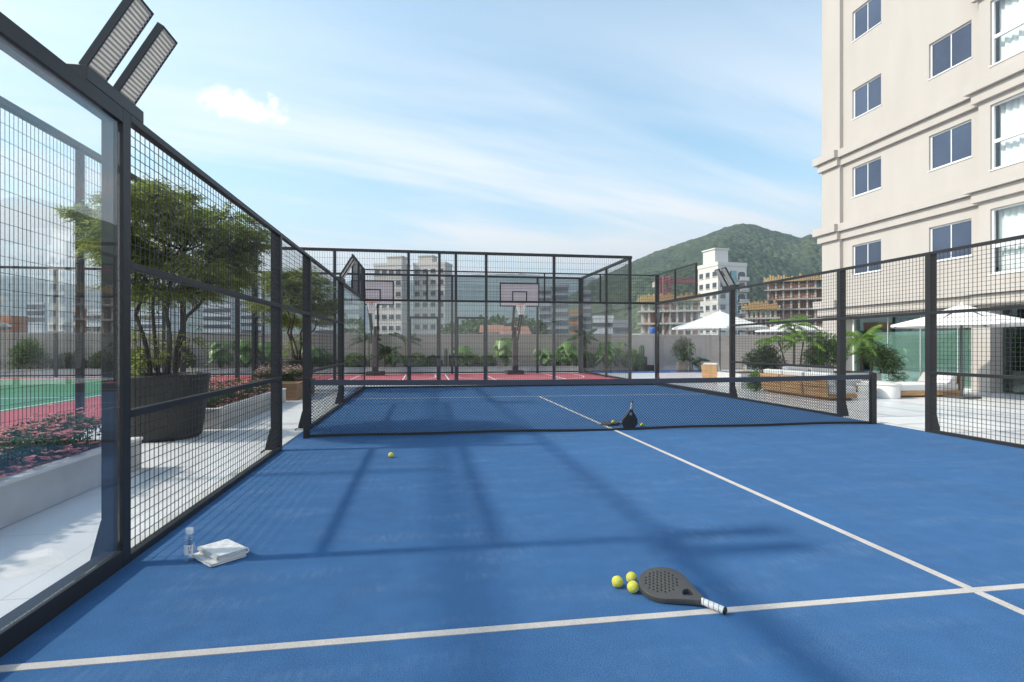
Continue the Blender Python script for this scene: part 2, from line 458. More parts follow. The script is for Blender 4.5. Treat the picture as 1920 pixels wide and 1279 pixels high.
M['cushion'] = mat('white outdoor cushion', (0.72, 0.71, 0.70), 0.95, bump=0.2, bscale=150)
M['cushiongrey'] = mat('light grey cushion', (0.42, 0.41, 0.41), 0.95, bump=0.2, bscale=150)
M['tabletop'] = mat('white microcement', (0.66, 0.655, 0.64), 0.7, 0, (0.73, 0.72, 0.71), 5)
M['ball'] = mat('felt yellow', (0.62, 0.56, 0.045), 0.95, 0, (0.74, 0.68, 0.09), 60, bump=0.6, bscale=260)
M['seam'] = mat('ball seam', (0.66, 0.65, 0.55), 0.8)
M['racket'] = mat('grey racket face', (0.072, 0.066, 0.062), 0.48)
M['grip'] = mat('white grip tape', (0.72, 0.71, 0.70), 0.7)
M['black'] = mat('black rubber', (0.015, 0.015, 0.016), 0.55)
M['tape'] = mat('slate net tape', (0.055, 0.06, 0.078), 0.7)
M['netcord'] = mat('black net cord', (0.018, 0.018, 0.02), 0.7)
M['terry'] = mat('white terry', (0.88, 0.87, 0.86), 1.0, bump=1.0, bscale=220)
M['lens'] = leaf_mat('frosted lamp diffuser', (0.88, 0.86, 0.83), (0.88, 0.86, 0.83), 0.35, 0.7)
M['louvre'] = mat('grey louvre', (0.36, 0.345, 0.34), 0.5)
M['lampcase'] = mat('black lamp housing', (0.02, 0.02, 0.022), 0.45)
M['board'] = mat('translucent backboard', (0.62, 0.55, 0.57), 0.3)
M['pad'] = mat('dark grey padding', (0.05, 0.045, 0.044), 0.6)
M['hoopred'] = mat('orange rim', (0.45, 0.09, 0.03), 0.45)
M['netwhite'] = mat('white cord', (0.75, 0.75, 0.75), 0.9)

# ---------------------------------------------------------------- ground, paving, courts
XL, XR = -1.93, 8.25                 # court edges (inner faces of the side fences)
structure(MB().box(-2300, 2500, -15, 2900, -9.2, -9.0).build('ground', M['ground']))
structure(MB().box(-45, 42, -14, 31, -0.5, -0.004).build('terrace_paving', M['paving']))
structure(MB().box(XL - .06, XR + .06, -1.05, 19.06, -0.004, 0.014).build('padel_court', M['turf']))
k = MB()
k.box(XL - .20, XL - .062, -1.05, 19.2, -.004, .03); k.box(XR + .062, XR + .20, -1.05, 19.2, -.004, .03); k.box(XL - .06, XR + .06, 19.062, 19.2, -.004, .03)
structure(k.build('kerb', M['kerb']))
l = MB(); Z0, Z1 = 0.0142, 0.0182
l.box(XL, XR, 2.77, 2.825, Z0, Z1); l.box(XL, XR, 15.27, 15.325, Z0, Z1)
l.box(3.17, 3.225, 2.35, 2.769, Z0, Z1); l.box(3.17, 3.225, 2.826, 15.269, Z0, Z1)
structure(l.build('court_lines', M['line']))
s = MB()
s.box(-40, -5.9, -14, 20.95, -.002, .006); s.box(-40, 8.3, 20.952, 28.2, -.002, .006)
structure(s.build('sport_court', M['red']))
structure(MB().box(-38, -9.05, -14, 26.6, .007, .010).build('green_court', M['green']))
wl = MB(); za, zb = .011, .014


def arc_line(cx, cy, r, a0, a1, w=.05, n=40):
    aa = [R(a0 + (a1 - a0) * i / n) for i in range(n + 1)]
    for i in range(n):
        p = [(cx + q * math.cos(t), cy + q * math.sin(t), za) for t, q in ((aa[i], r), (aa[i], r + w), (aa[i + 1], r + w), (aa[i + 1], r))]
        wl.add(p, np.array([(0, 1, 2, 3)]))


for hx in (4.46, -2.4):
    arc_line(hx, 25.5, 2.9, 180, 360)
    arc_line(hx, 22.9, 1.5, 0, 180)
    wl.box(hx - 1.55, hx - 1.5, 22.9, 27.6, za, zb); wl.box(hx + 1.5, hx + 1.55, 22.9, 27.6, za, zb); wl.box(hx - 1.5, hx + 1.5, 22.86, 22.91, za, zb)
    wl.box(hx - 2.95, hx - 2.9, 25.5, 27.6, za, zb); wl.box(hx + 2.9, hx + 2.95, 25.5, 27.6, za, zb)
wl.box(1.0, 1.05, 21.2, 27.6, za, zb); wl.box(-38, -9.2, 26.40, 26.46, za, zb); wl.box(-9.25, -9.19, -14, 26.4, za, zb)
wl.box(-38, -9.3, 17.0, 17.05, za, zb)
structure(wl.build('sport_lines', M['white']))
structure(MB().box(8.5, 16.5, 27.6, 30.3, -.002, .012).build('blue_floor', M['bluefloor']))


# ---------------------------------------------------------------- fences
def grid_panel(mb, plane, c, a0, a1, z0, z1, sa, sz, w, wz=None, crimp=0.0):
    """woven wire panel: uprights every sa, cross wires every sz"""
    wz = wz or w
    na = max(2, round((a1 - a0) / sa)); nz_ = max(2, round((z1 - z0) / sz))
    A = np.linspace(a0, a1, na + 1)[1:-1]; Z = np.linspace(z0, z1, nz_ + 1)[1:-1]
    def pt(a, z, off=0):
        a, z = np.broadcast_arrays(np.asarray(a, float), np.asarray(z, float)); cc = np.full(a.shape, c) + off
        return np.stack([cc, a, z] if plane == 'x' else [a, cc, z], -1)
    mb.wires(pt(A, z0), pt(A, z1), w)
    if crimp:
        AA = np.linspace(a0, a1, na + 1); sg = np.where(np.arange(na + 1) % 2 == 0, crimp, -crimp)
        for i, z in enumerate(Z):
            s_ = sg * (1 if i % 2 else -1)
            mb.wires(pt(AA[:-1], z, s_[:-1]), pt(AA[1:], z, s_[1:]), wz)
    else:
        mb.wires(pt(a0, Z), pt(a1, Z), wz)


def side_fence(xin, out, label):
    root = thing('padel_fence', label, 'court fence', (xin, 9.0, 0), 'padel side fences')
    X = lambda a: xin + out * a
    def bx(mb, a0, a1, *r): x0, x1 = sorted((X(a0), X(a1))); return mb.box(x0, x1, *r)
    for y in (-1, 4, 8, 10, 14, 18.95):
        ht = 4.0 if y in (-1, 18.95) else 3.0
        p = bx(MB(), 0, .13, y - .05, y + .05, 0.0, ht).build('post', M['steel'], root, bevel=.004)
        g = MB(); pr = [(.131, .33), (.14, .32), (.205, .06), (.205, .02), (.131, .02)]
        g.prism([(X(a), y - .035, z) for a, z in pr], (0, .07, 0))
        bx(g, .132, .25, y - .08, y + .08, .0, .019)
        g.build('foot_bracket', M['steel'], p)
    for y0, y1 in ((-.95, 3.95), (14.05, 18.9)):
        fr = MB(); bx(fr, 0, .12, y0, y1, 2.905, 3.0); fr.build('top_rail', M['steel'], root, bevel=.004)
        fr = MB(); bx(fr, 0, .12, y0, y1, .016, .125); fr.build('bottom_rail', M['steel'], root, bevel=.004)
        n = 2
        for i in range(n):
            ya, yb = y0 + (y1 - y0) * i / n + .005, y0 + (y1 - y0) * (i + 1) / n - .005
            bx(MB(), .018, .030, ya, yb, .127, 2.903).build('glass_pane', M['glass'], root)
    for y0, y1 in ((4.05, 7.95), (8.05, 9.95), (10.05, 13.95)):
        gate = y0 == 8.05
        fr = MB(); bx(fr, 0, .06, y0, y1, 2.95, 3.0); fr.build('top_rail', M['steel'], root, bevel=.003)
        fr = MB(); bx(fr, 0, .06, y0, y1, 1.965, 2.015); fr.build('middle_rail', M['steel'], root, bevel=.003)
        if not gate:
            fr = MB(); bx(fr, 0, .06, y0, y1, .975, 1.025); fr.build('lower_rail', M['steel'], root, bevel=.003)
            fr = MB(); bx(fr, 0, .06, y0, y1, .016, .065); fr.build('bottom_rail', M['steel'], root, bevel=.003)
        for z0, z1 in ((.065, .975), (1.025, 1.965), (2.015, 2.95)):
            if gate and z1 < 2.5: continue
            mb = MB(); grid_panel(mb, 'x', X(.04), y0, y1, z0, z1, .068, .068, .0043 if out < 0 else .0054, crimp=.0022 if out < 0 else .0035)
            mb.build('mesh_panel', M['wire'], root)
    for y0, y1 in ((16, 18.9), (-.95, 2)):
        ex = sorted((y0, y1)); e = ex[0] if y0 == 16 else ex[1]
        for yy in (e, (ex[0] + ex[1]) / 2): bx(MB(), .02, .07, yy - .025, yy + .025, 3.001, 3.965).build('upper_post', M['steel'], root)
        bx(MB(), .02, .07, ex[0] - .025, ex[1], 3.966, 4.0).build('upper_rail', M['steel'], root)
        mb = MB(); grid_panel(mb, 'x', X(.045), ex[0], ex[1], 3.0, 3.97, .075, .10, .0065)
        mb.build('mesh_panel', M['wire'], root)
    return root


side_fence(XL, -1, 'dark steel padel court side fence standing beside the big dark tree pot and flower planters')
side_fence(XR, 1, 'dark steel padel court side fence standing beside the sofas and umbrellas terrace')
bw = thing('padel_fence', 'glass end wall of the blue padel court, below the basketball cage', 'court fence', (3.2, 19.0, 0))
MB().box(XL, XR, 19.0, 19.10, 2.93, 3.0).build('top_rail', M['steel'], bw, bevel=.004)
MB().box(XL, XR, 19.0, 19.10, .016, .07).build('bottom_rail', M['steel'], bw, bevel=.004)
MB().box(XL, XR, 19.02, 19.07, 3.96, 4.0).build('upper_rail', M['steel'], bw)
xs = np.linspace(XL, XR, 6)
for i in range(5):
    MB().box(xs[i] + .006, xs[i + 1] - .006, 19.03, 19.042, .072, 2.928).build('glass_pane', M['endglass'], bw)
    if i: MB().box(xs[i] - .025, xs[i] + .025, 19.02, 19.07, 3.001, 3.959).build('upper_post', M['steel'], bw)
mb = MB(); grid_panel(mb, 'y', 19.045, XL, XR, 3.0, 3.96, .08, .11, .007); mb.build('mesh_panel', M['wire'], bw)

# the five metre cage round the sport court
CAGE_H = 5.0


def cage_side(label, plane, c, a0, a1, posts, loc, panels=None, gates=()):
    root = thing('cage_fence', label, 'court fence', loc, 'sport court cage fences')
    def bx(mb, u0, u1, d, z0, z1):
        return mb.box(c - d, c + d, u0, u1, z0, z1) if plane == 'x' else mb.box(u0, u1, c - d, c + d, z0, z1)
    for p in posts: bx(MB(), p - .05, p + .05, .05, 0, CAGE_H - .1).build('post', M['cage'], root)
    bx(MB(), a0 - .05, a1 + .05, .06, CAGE_H - .099, CAGE_H).build('top_rail', M['cage'], root)
    bx(MB(), a0, a1, .035, .04, .10).build('bottom_rail', M['cage'], root)
    for g0, g1 in gates:
        f = MB(); bx(f, g0 + .05, g1 - .05, .04, 2.45, 2.53); bx(f, g0 + .052, g0 + .10, .035, .1, 2.45); bx(f, g1 - .10, g1 - .052, .035, .1, 2.45)
        gt = f.build('gate_frame', M['cage'], root)
        h = MB(); bx(h, g0 + .12, g0 + .15, .07, 1.0, 1.16); h.build('handle', M['cage'], gt)
    for p0, p1 in zip(posts[:-1], posts[1:]):
        mb = MB(); grid_panel(mb, plane, c, p0, p1, .1, CAGE_H - .1, .088, .235, .0062, .006); mb.build('mesh_panel', M['cage'], root)
    return root


cage_side('tall dark mesh cage fence along the green court, behind the pink flower planters', 'x', -6.0, -6.2, 21.0, [-6.2, -1.9, 2.35, 6.6, 10.86, 15.1, 19.2, 20.95], (-6, 8, 0))
cage_side('tall dark mesh cage fence with two gates, right behind the padel court glass wall', 'y', 21.06, -6.0, 8.1, [-5.95, -3.23, -.57, .573, 1.19, 2.345, 5.0, 8.1], (1, 21.06, 0), gates=((-.57, .573), (1.19, 2.345)))
cage_side('tall dark mesh cage fence closing the red court beside the cactus and terrace', 'x', 8.15, 21.15, 28.0, [21.2, 24.1, 28.0], (8.15, 24.5, 0))
cage_side('tall dark mesh cage fence behind the basketball hoops, before the wall planting', 'y', 28.1, -30, 8.1, [-30, -25.5, -21, -16.5, -12, -7.6, -3.1, 1.4, 5.8, 8.05], (-8, 28.1, 0))

# ---------------------------------------------------------------- padel net
net = thing('padel_net', 'black padel net with slate top band stretched across the blue court', 'net', (3.2, 9.0, 0))
XA, XB = -1.80, 8.13
for x in (XA, XB): MB().box(x - .045, x + .045, 8.955, 9.045, .014, .955).build('net_post', M['steel'], net, bevel=.006)


def sag(x): t = (x - XA) / (XB - XA); return .92 - .035 * 4 * t * (1 - t)
def low(x): return .062 + .014 * math.sin(x * 1.6) * math.sin(x * .55)


band, tape = MB(), MB(); xs = np.linspace(XA + .05, XB - .05, 80)
for mbx, hi, h, d in ((band, sag, .085, .012), (tape, lambda x: low(x), .040, .009)):
    top = [(x, 9 - d, hi(x)) for x in xs]
    V = np.array([[(x, 9 - d, hi(x) - h), (x, 9 - d, hi(x)), (x, 9 + d, hi(x)), (x, 9 + d, hi(x) - h)] for x in xs]).reshape(-1, 3)
    q = np.array([(i * 4 + a, i * 4 + (a + 1) % 4, (i + 1) * 4 + (a + 1) % 4, (i + 1) * 4 + a) for i in range(len(xs) - 1) for a in range(4)])
    mbx.add(V, q, 0, False)
band.build('top_band', M['tape'], net); tape.build('bottom_tape', M['black'], net)
nm = MB(); P, Q = [], []; st = .048; z0, z1 = .05, .87
hh = z1 - z0
for x in np.arange(XA + .06 - hh, XB - .06, st):
    a, b = max(x, XA + .05), min(x + hh, XB - .05)
    if b > a: P.append((a, 9.0015, z0 + (a - x))); Q.append((b, 9.0015, z0 + (b - x))); P.append((a, 8.9985, z1 - (a - x))); Q.append((b, 8.9985, z1 - (b - x)))
nm.wires(P, Q, .0058); nm.build('net_mesh', M['netcord'], net)


# ---------------------------------------------------------------- floodlights on the side fences
def floodlight():
    root = thing('floodlight', 'twin panel floodlight with ribbed lenses on near fence post beside the glass pane', 'floodlight', (0, 0, 0), 'floodlights on the padel fence posts')
    MB().box(-.13, .0, -.42, .24, .0, .085).build('base', M['lampcase'], root, bevel=.004)
    t = R(31); ax = Vector((math.sin(t), 0, math.cos(t))); nrm = Vector((math.cos(t), 0, -math.sin(t)))
    for yc in (-.285, .055):
        o = Vector((-.055, yc, .075)); c = o + ax * .29
        cm_ = MB()
        for s_ in (-1, 1): cm_.obox(c + Vector((0, .099 * s_, 0)), ax * .27, (0, .006, 0), nrm * .022); cm_.obox(c + ax * (.264 * s_), ax * .006, (0, .0928, 0), nrm * .022)
        cs = cm_.build('lamp_head', M['lampcase'], root)
        MB().obox(c - nrm * .012, ax * .2575, (0, .0925, 0), nrm * .002).build('back_plate', M['lens'], cs)
        le = MB().obox(c + nrm * .014, ax * .2575, (0, .0925, 0), nrm * .002).build('lens', M['lens'], cs)
        lv = MB()
        for i in range(19): lv.obox(c + ax * (-.245 + .49 * i / 18) + nrm * .0195, ax * .0052, (0, .092, 0), nrm * .003)
        lv.build('louvre', M['louvre'], cs)
    return root


fl = floodlight(); fl.location = (XL - .0, 3.98, 3.001)
copy_thing(fl, (XL, 14.0, 3.001), 0, 'twin panel floodlight on far fence post, left of the first basketball backboard')
copy_thing(fl, (XR, 14.0, 3.001), math.pi, 'twin panel floodlight on the terrace side fence, before the white apartment tower')

# ---------------------------------------------------------------- things lying on the court
def flat_outline(name, loops, depth, bevel, mt, parent=None, res=2):
    """a flat plate with real holes, from closed 2D outlines"""
    cu = bpy.data.curves.new(name, 'CURVE'); cu.dimensions = '2D'; cu.fill_mode = 'BOTH'; cu.extrude = depth; cu.bevel_depth = bevel; cu.bevel_resolution = res
    for lp in loops:
        sp = cu.splines.new('POLY'); sp.points.add(len(lp) - 1); sp.use_cyclic_u = True
        for p, q in zip(sp.points, lp): p.co = (q[0], q[1], 0, 1)
    tmp = bpy.data.objects.new(name, cu); me = bpy.data.meshes.new_from_object(tmp); bpy.data.objects.remove(tmp)
    me.name = name; me.materials.clear(); me.materials.append(mt)
    return link_mesh(name, me, parent)


def text_mesh(name, body, size, depth, mt, parent):
    cu = bpy.data.curves.new(name, 'FONT'); cu.body = body; cu.size = size; cu.extrude = depth; cu.align_x = 'CENTER'; cu.align_y = 'CENTER'
    tmp = bpy.data.objects.new(name, cu); me = bpy.data.meshes.new_from_object(tmp); bpy.data.objects.remove(tmp)
    me.name = name; me.materials.clear(); me.materials.append(mt)
    return link_mesh(name, me, parent)


def make_racket():
    root = thing('padel_racket', 'grey perforated padel racket lying on the near white line beside three balls', 'padel racket', (0, 0, 0), 'padel rackets')
    ol = []                                          # head centre at the origin, handle along +x
    for i in range(49):
        a = R(50) + R(260) * i / 48; ol.append((.128 * math.cos(a) * 1.02, .126 * math.sin(a)))
    ol += [(.115, -.075), (.15, -.052), (.185, -.030), (.205, -.021), (.215, -.019), (.215, .019), (.205, .021), (.185, .030), (.15, .052), (.115, .075)]
    loops = [ol]
    for r_ in range(-4, 5):
        for c_ in range(-4, 5):
            x, y = -.012 + c_ * .0235 + (r_ % 2) * .01175, r_ * .0205
            if (x + .012) ** 2 + y * y < .0885 ** 2:
                loops.append([(x + .0098 * math.cos(2 * math.pi * k / 12), y + .0098 * math.sin(2 * math.pi * k / 12)) for k in range(12)])
    tri = [(.108, 0), (.113, -.016), (.122, -.029), (.134, -.032), (.146, -.028), (.172, -.009), (.175, 0), (.172, .009), (.146, .028), (.134, .032), (.122, .029), (.113, .016)]
    loops.append(tri)
    h = flat_outline('head', loops, .0135, .004, M['racket'], root); h.location = (0, 0, .019)
    g = MB(); n = 26
    pts = [(.213 + .122 * i / n, 0, .019) for i in range(n + 1)]
    g.tube(pts, [.0172 + .0012 * (i % 2) for i in range(n + 1)], 14); gr = g.build('grip', M['grip'], root)
    sp = MB(); q = []
    for i in range(90):
        t = i / 89; a = t * 2 * math.pi * 4
        q.append((.222 + .105 * t, .0186 * math.cos(a), .019 + .0186 * math.sin(a)))
    sp.tube(q, .0011, 5); sp.build('tape_edge', M['pole'], gr)
    MB().tube([(.334, 0, .019), (.341, 0, .019), (.345, 0, .019)], [.0195, .0195, .012], 14).build('butt_cap', M['black'], root)
    return root


rk = make_racket(); rk.scale = (1.07, 1.07, 1.07); rk.location = (1.378, 3.045, .0155 + .135 * math.sin(R(14))); rk.rotation_euler = __import__('mathutils').Matrix.Rotation(R(-53), 3, 'Z').to_4x4().to_3x3().__matmul__(__import__('mathutils').Matrix.Rotation(R(5), 3, 'Y')).__matmul__(__import__('mathutils').Matrix.Rotation(R(14), 3, 'X')).to_euler()
r2 = copy_thing(rk, (3.50, 9.215, .15), 0, 'grey padel racket standing upside down behind the net, handle pointing up')
_x = Vector((.03, -.24, .97)).normalized(); _z = Vector((0, -.97, -.24)).normalized(); _y = _z.cross(_x).normalized(); _z = _x.cross(_y)
r2.rotation_euler = __import__('mathutils').Matrix((_x, _y, _z)).transposed().to_euler(); r2.location = (3.50, 9.135, .141)
r3 = copy_thing(rk, (3.30, 9.62, .0150), R(20), 'grey padel racket lying flat behind the net under the yellow ball')


def make_ball():
    root = thing('padel_ball', 'yellow ball lying alone on the blue court before the net', 'ball', (0, 0, 0), 'yellow padel balls')
    mb = MB(); r = .0335; n = 28
    mb.lathe([(r * math.sin(math.pi * i / 16), -r * math.cos(math.pi * i / 16)) for i in range(17)], n=n); mb.build('felt', M['ball'], root)
    sm = MB(); q = []
    for i in range(81):
        t = 2 * math.pi * i / 80; a_, b_ = .72, .28
        v = Vector((a_ * math.cos(t) + b_ * math.cos(3 * t), a_ * math.sin(t) - b_ * math.sin(3 * t), 2 * math.sqrt(a_ * b_) * math.sin(2 * t)))
        q.append(tuple(v.normalized() * (r + .0001)))
    sm.tube(q, .0013, 5, cap=False); sm.build('seam', M['seam'], root)
    return root


bl = make_ball(); bl.location = (-.42, 7.28, .0475)
for i, (x, y, rx, rz, lb, z) in enumerate([
        (1.14, 3.167, .5, 1.0, 'yellow ball farthest from the racket head, of the near three', .0475),
        (1.245, 3.21, 1.3, 2.2, 'yellow ball touching the far side of the near racket head', .0475),
        (1.205, 3.085, .4, 2.9, 'yellow ball at the near racket, closest to the white line', .0475),
        (3.34, 9.50, .2, .3, 'yellow ball on the flat racket behind the net', .087),
        (3.81, 9.34, .9, 1.3, 'yellow ball behind the net, on the handle-up racket\'s terrace side', .0475)]):
    c = copy_thing(bl, (x, y, z), 0, lb); c.rotation_euler = (rx, .4 * i, rz)

# water bottle
bt = thing('water_bottle', 'clear plastic water bottle with white cap standing beside the folded towel', 'bottle', (-1.555, 4.015, .0145))
MB().lathe([(.0, .0), (.029, .0), (.033, .006), (.033, .06), (.0315, .064), (.033, .068), (.033, .14), (.030, .155), (.022, .168), (.0165, .174), (.0165, .186)], (-1.555, 4.015, .0145), 28).build('bottle_body', glass_mat('clear plastic', (.90, .93, .96), .09), bt)
MB().lathe([(.0, .180), (.0225, .180), (.0235, .183), (.0235, .213), (.0215, .217), (.0, .217)], (-1.555, 4.015, .0145), 24).build('cap', M['white'], bt)
lb = MB(); n = 14
a = [R(-150) + R(120) * i / n for i in range(n + 1)]
V = [(-1.555 + .0337 * math.cos(t), 4.015 + .0337 * math.sin(t), .0145 + z) for z in (.045, .112) for t in a]
lb.add(V, np.array([(i, i + 1, n + 2 + i, n + 1 + i) for i in range(n)]), 0, True)
lab = lb.build('label', M['white'], bt)


def label_text(body, size, zc, rot, ang, mt):
    o = text_mesh('lettering', body, size, .0003, mt, lab)
    rad = .0343
    o.matrix_local = __import__('mathutils').Matrix.Translation((rad * math.cos(ang), rad * math.sin(ang), zc)) @ __import__('mathutils').Matrix.Rotation(ang + math.pi / 2, 4, 'Z') @ __import__('mathutils').Matrix.Rotation(R(90), 4, 'X') @ __import__('mathutils').Matrix.Rotation(rot, 4, 'Z')


ink = mat('dark ink', (.02, .03, .05), .6)
label_text('LE', .026, .092, 0, R(-66), ink); label_text('IE', .026, .065, 0, R(-66), ink)
label_text('AW', .034, .137, R(90), R(-66), ink)

# folded towel: a strip of terry folded over itself, rolled edge towards the terrace
tw = thing('folded_towel', 'white terry towel folded in layers, lying beside the clear water bottle', 'towel', (-1.372, 4.05, .0145))


def towel_layer(prof, half, th):
    """a folded strip: profile in x-z, swept across y, with thickness"""
    mb = MB(); pts = [Vector((x, 0, z)) for x, z in prof]; nrm = []
    for i in range(len(pts)):
        d = (pts[min(i + 1, len(pts) - 1)] - pts[max(i - 1, 0)]).normalized(); nrm.append(Vector((-d.z, 0, d.x)))
    m_ = 14; rows = []
    for i, (p, n_) in enumerate(zip(pts, nrm)):
        for s_ in (1, -1):
            for j in range(m_ + 1):
                y = -half + 2 * half * j / m_
                w = .0016 * math.sin(9 * y * 10 + i * .7) + .0012 * mnoise.noise(Vector((p.x * 30, y * 30, i * .2)))
                q = p + n_ * (th / 2 * s_)
                rows.append((q.x + .003 * mnoise.noise(Vector((y * 18, i * .3, 2))), y * (1 + .02 * mnoise.noise(Vector((p.x * 9, s_, 1)))), max(q.z + w, .001)))
    W = m_ + 1; idx = lambda i, s_, j: (i * 2 + s_) * W + j
    f = []
    for i in range(len(pts) - 1):
        for j in range(m_):
            f.append((idx(i, 0, j), idx(i, 0, j + 1), idx(i + 1, 0, j + 1), idx(i + 1, 0, j)))
            f.append((idx(i, 1, j), idx(i + 1, 1, j), idx(i + 1, 1, j + 1), idx(i, 1, j + 1)))
        f.append((idx(i, 0, 0), idx(i + 1, 0, 0), idx(i + 1, 1, 0), idx(i, 1, 0)))
        f.append((idx(i, 0, m_), idx(i, 1, m_), idx(i + 1, 1, m_), idx(i + 1, 0, m_)))
    for i in (0, len(pts) - 1): f += [(idx(i, 0, j), idx(i, 1, j), idx(i, 1, j + 1), idx(i, 0, j + 1)) for j in range(m_)]
    mb.add(rows, np.array(f), 0, True)
    return mb


def ubend(xl, xr, zb, zt, n=8):
    r = (zt - zb) / 2; return [(xl, zb)] + [(xl + (xr - r - xl) * t, zb) for t in (.3, .6, .9)] + [(xr - r + r * math.sin(math.pi * i / n), zb + r - r * math.cos(math.pi * i / n)) for i in range(n + 1)] + [(xl + (xr - r - xl) * t, zt) for t in (.9, .6, .3, .0)]


for prof, half, dx in ((ubend(-.135, .100, .007, .022), .150, 0), (ubend(-.088, .122, .031, .069), .146, 0), (ubend(-.092, .104, .043, .057), .143, 0)):
    o = towel_layer(prof, half, .011).build('towel_fold', M['terry'])
    o.parent = tw; o.location = (0, 0, 0); o.rotation_euler = (0, 0, R(43))
    sm_ = o.modifiers.new('subdivision', 'SUBSURF'); sm_.levels = sm_.render_levels = 1
tw.scale = (1, 1, .84)

# ---------------------------------------------------------------- plants
def unit(n, flat=1.0):
    v = rng.normal(size=(n, 3)); v[:, 2] *= flat
    return v / np.linalg.norm(v, axis=1)[:, None]


def sprays(mb, A, D, length, K, L, W, droop=.25, m=0):
    """feathery twigs: K leaflets in two rows along each"""
    n = len(A); D = D / np.linalg.norm(D, axis=1)[:, None]
    up = np.array([0, 0, 1.0]) + rng.normal(size=(n, 3)) * .35
    S = np.cross(D, up); S /= np.linalg.norm(S, axis=1)[:, None]
    ln = length * rng.uniform(.6, 1.25, n)
    t = (np.arange(K) + .6) / K
    side = np.where(np.arange(K) % 2 == 0, 1.0, -1.0)
    P = A[:, None, :] + D[:, None, :] * (ln[:, None] * t[None, :])[..., None]
    P[..., 2] -= droop * ln[:, None] * t[None, :] ** 2
    LD = D[:, None, :] * .55 + S[:, None, :] * side[None, :, None] * .85 + rng.normal(size=(n, K, 3)) * .16
    LD[..., 2] -= droop * .8
    LD[:, -1] = D + np.array([0, 0, -droop])
    NN = np.broadcast_to(up[:, None, :], P.shape)
    sz = rng.uniform(.7, 1.2, n * K)
    mb.leaves(P.reshape(-1, 3), LD.reshape(-1, 3), NN.reshape(-1, 3), L * sz, W * sz, m=m)


def limb(mb, p, q, r0, r1, bow=.12, n=6):
    p, q = Vector(p), Vector(q); d = q - p; off = Vector(rng.normal(size=3)) * d.length * bow
    pts = [p + d * t + off * math.sin(math.pi * t) for t in np.linspace(0, 1, n)]
    mb.tube(pts, [r0 + (r1 - r0) * t for t in np.linspace(0, 1, n)], 7)
    return pts


def feathery_tree(name, label, base, crown_c, crown_r, n_clump, n_spray, leaf, group, sprouts=6, stems=5):
    root = thing(name, label, 'tree', base, group)
    b = Vector(base); cc = b + Vector(crown_c); wood, crown = MB(), MB()
    tips = []
    for i in range(stems):
        a = 2 * math.pi * i / stems + rng.uniform(-.4, .4)
        p0 = b + Vector((.17 * math.cos(a), .17 * math.sin(a), -.05))
        p1 = b + Vector((.32 * math.cos(a) + rng.normal() * .06, .32 * math.sin(a) + rng.normal() * .06, (cc.z - b.z) * .45))
        p2 = cc + Vector((math.cos(a) * crown_r[0] * .42, math.sin(a) * crown_r[1] * .42, -crown_r[2] * .1 + rng.normal() * .15))
        limb(wood, p0, p1, .038, .028, .07); limb(wood, p1, p2, .028, .010, .12)
        tips += [p1.lerp(p2, t) for t in (.15, .4, .65, .9)]
    for k in range(n_clump):
        v = unit(1)[0] * rng.uniform(.45, 1.0) ** .6
        c = cc + Vector((v[0] * crown_r[0], v[1] * crown_r[1], v[2] * crown_r[2]))
        cr = rng.uniform(.30, .52) * crown_r[0] * .62
        src = min(tips, key=lambda t: (t - c).length + max(0, t.z - c.z) * 1.2)
        limb(wood, src, c, .015, .005, .10, 5)
        ns = int(n_spray * rng.uniform(.7, 1.25))
        d = unit(ns, .55); rad = rng.uniform(.1, 1, ns)[:, None] ** .5
        A = np.array(c) + d * rad * np.array([cr, cr, cr * .46])
        D = d * .8 + np.array([v[0], v[1], .05]) * .5 + rng.normal(size=(ns, 3)) * .25
        D[:, 2] = D[:, 2] * .45 - .02
        sprays(crown, A, D, .22, 13, leaf, leaf * .34, .22)
        for j in range(0, ns, 6): wood.wires([np.array(c)], [A[j]], .004)
    for k in range(sprouts):
        a = rng.uniform(0, 6.28); c = b + Vector((math.cos(a) * .38, math.sin(a) * .38, rng.uniform(.15, .75)))
        limb(wood, b + Vector((math.cos(a) * .15, math.sin(a) * .15, 0)), c, .008, .004, .08, 4)
        ns = 13; d = unit(ns, .6); sprays(crown, np.array(c) + d * .10, d, .24, 11, leaf * 1.15, leaf * .42, .25)
    wood.build('trunk', M['bark'], root); crown.build('crown', M['leaf'], root)
    return root


def big_pot(loc, r, h, label):
    root = thing('planter_pot', label, 'plant pot', loc, 'big dark tree pots')
    x, y, z = loc
    MB().lathe([(0, .02), (r * .80, .02), (r * .83, .05), (r * .99, h * .93), (r, h * .96), (r, h), (r * .93, h), (r * .92, h * .9), (r * .9, h * .8)], loc, 56).build('pot', M['pot'], root)
    MB().lathe([(0, h * .93), (r * .5, h * .935), (r * .915, h * .92)], loc, 40).build('soil', M['soil'], root)
    return root


big_pot((-4.09, 9.56, 0), .66, 1.0, 'big dark round pot holding the near feathery tree, between two flower planters')
feathery_tree('potted_tree', 'large feathery olive green tree with several stems in the near dark pot', (-4.09, 9.56, .95), (.22, .0, 2.15), (1.12, 1.22, 1.0), 54, 96, .075, 'feathery potted trees', 8)
big_pot((-3.98, 18.5, 0), .50, 1.0, 'dark round pot behind the wooden planter, holding the farther feathery tree')
feathery_tree('potted_tree', 'smaller feathery green tree in the farther dark pot, behind the gate opening', (-3.98, 18.5, .95), (.0, .0, 2.0), (1.28, 1.2, .9), 50, 70, .072, 'feathery potted trees', 5, 5)


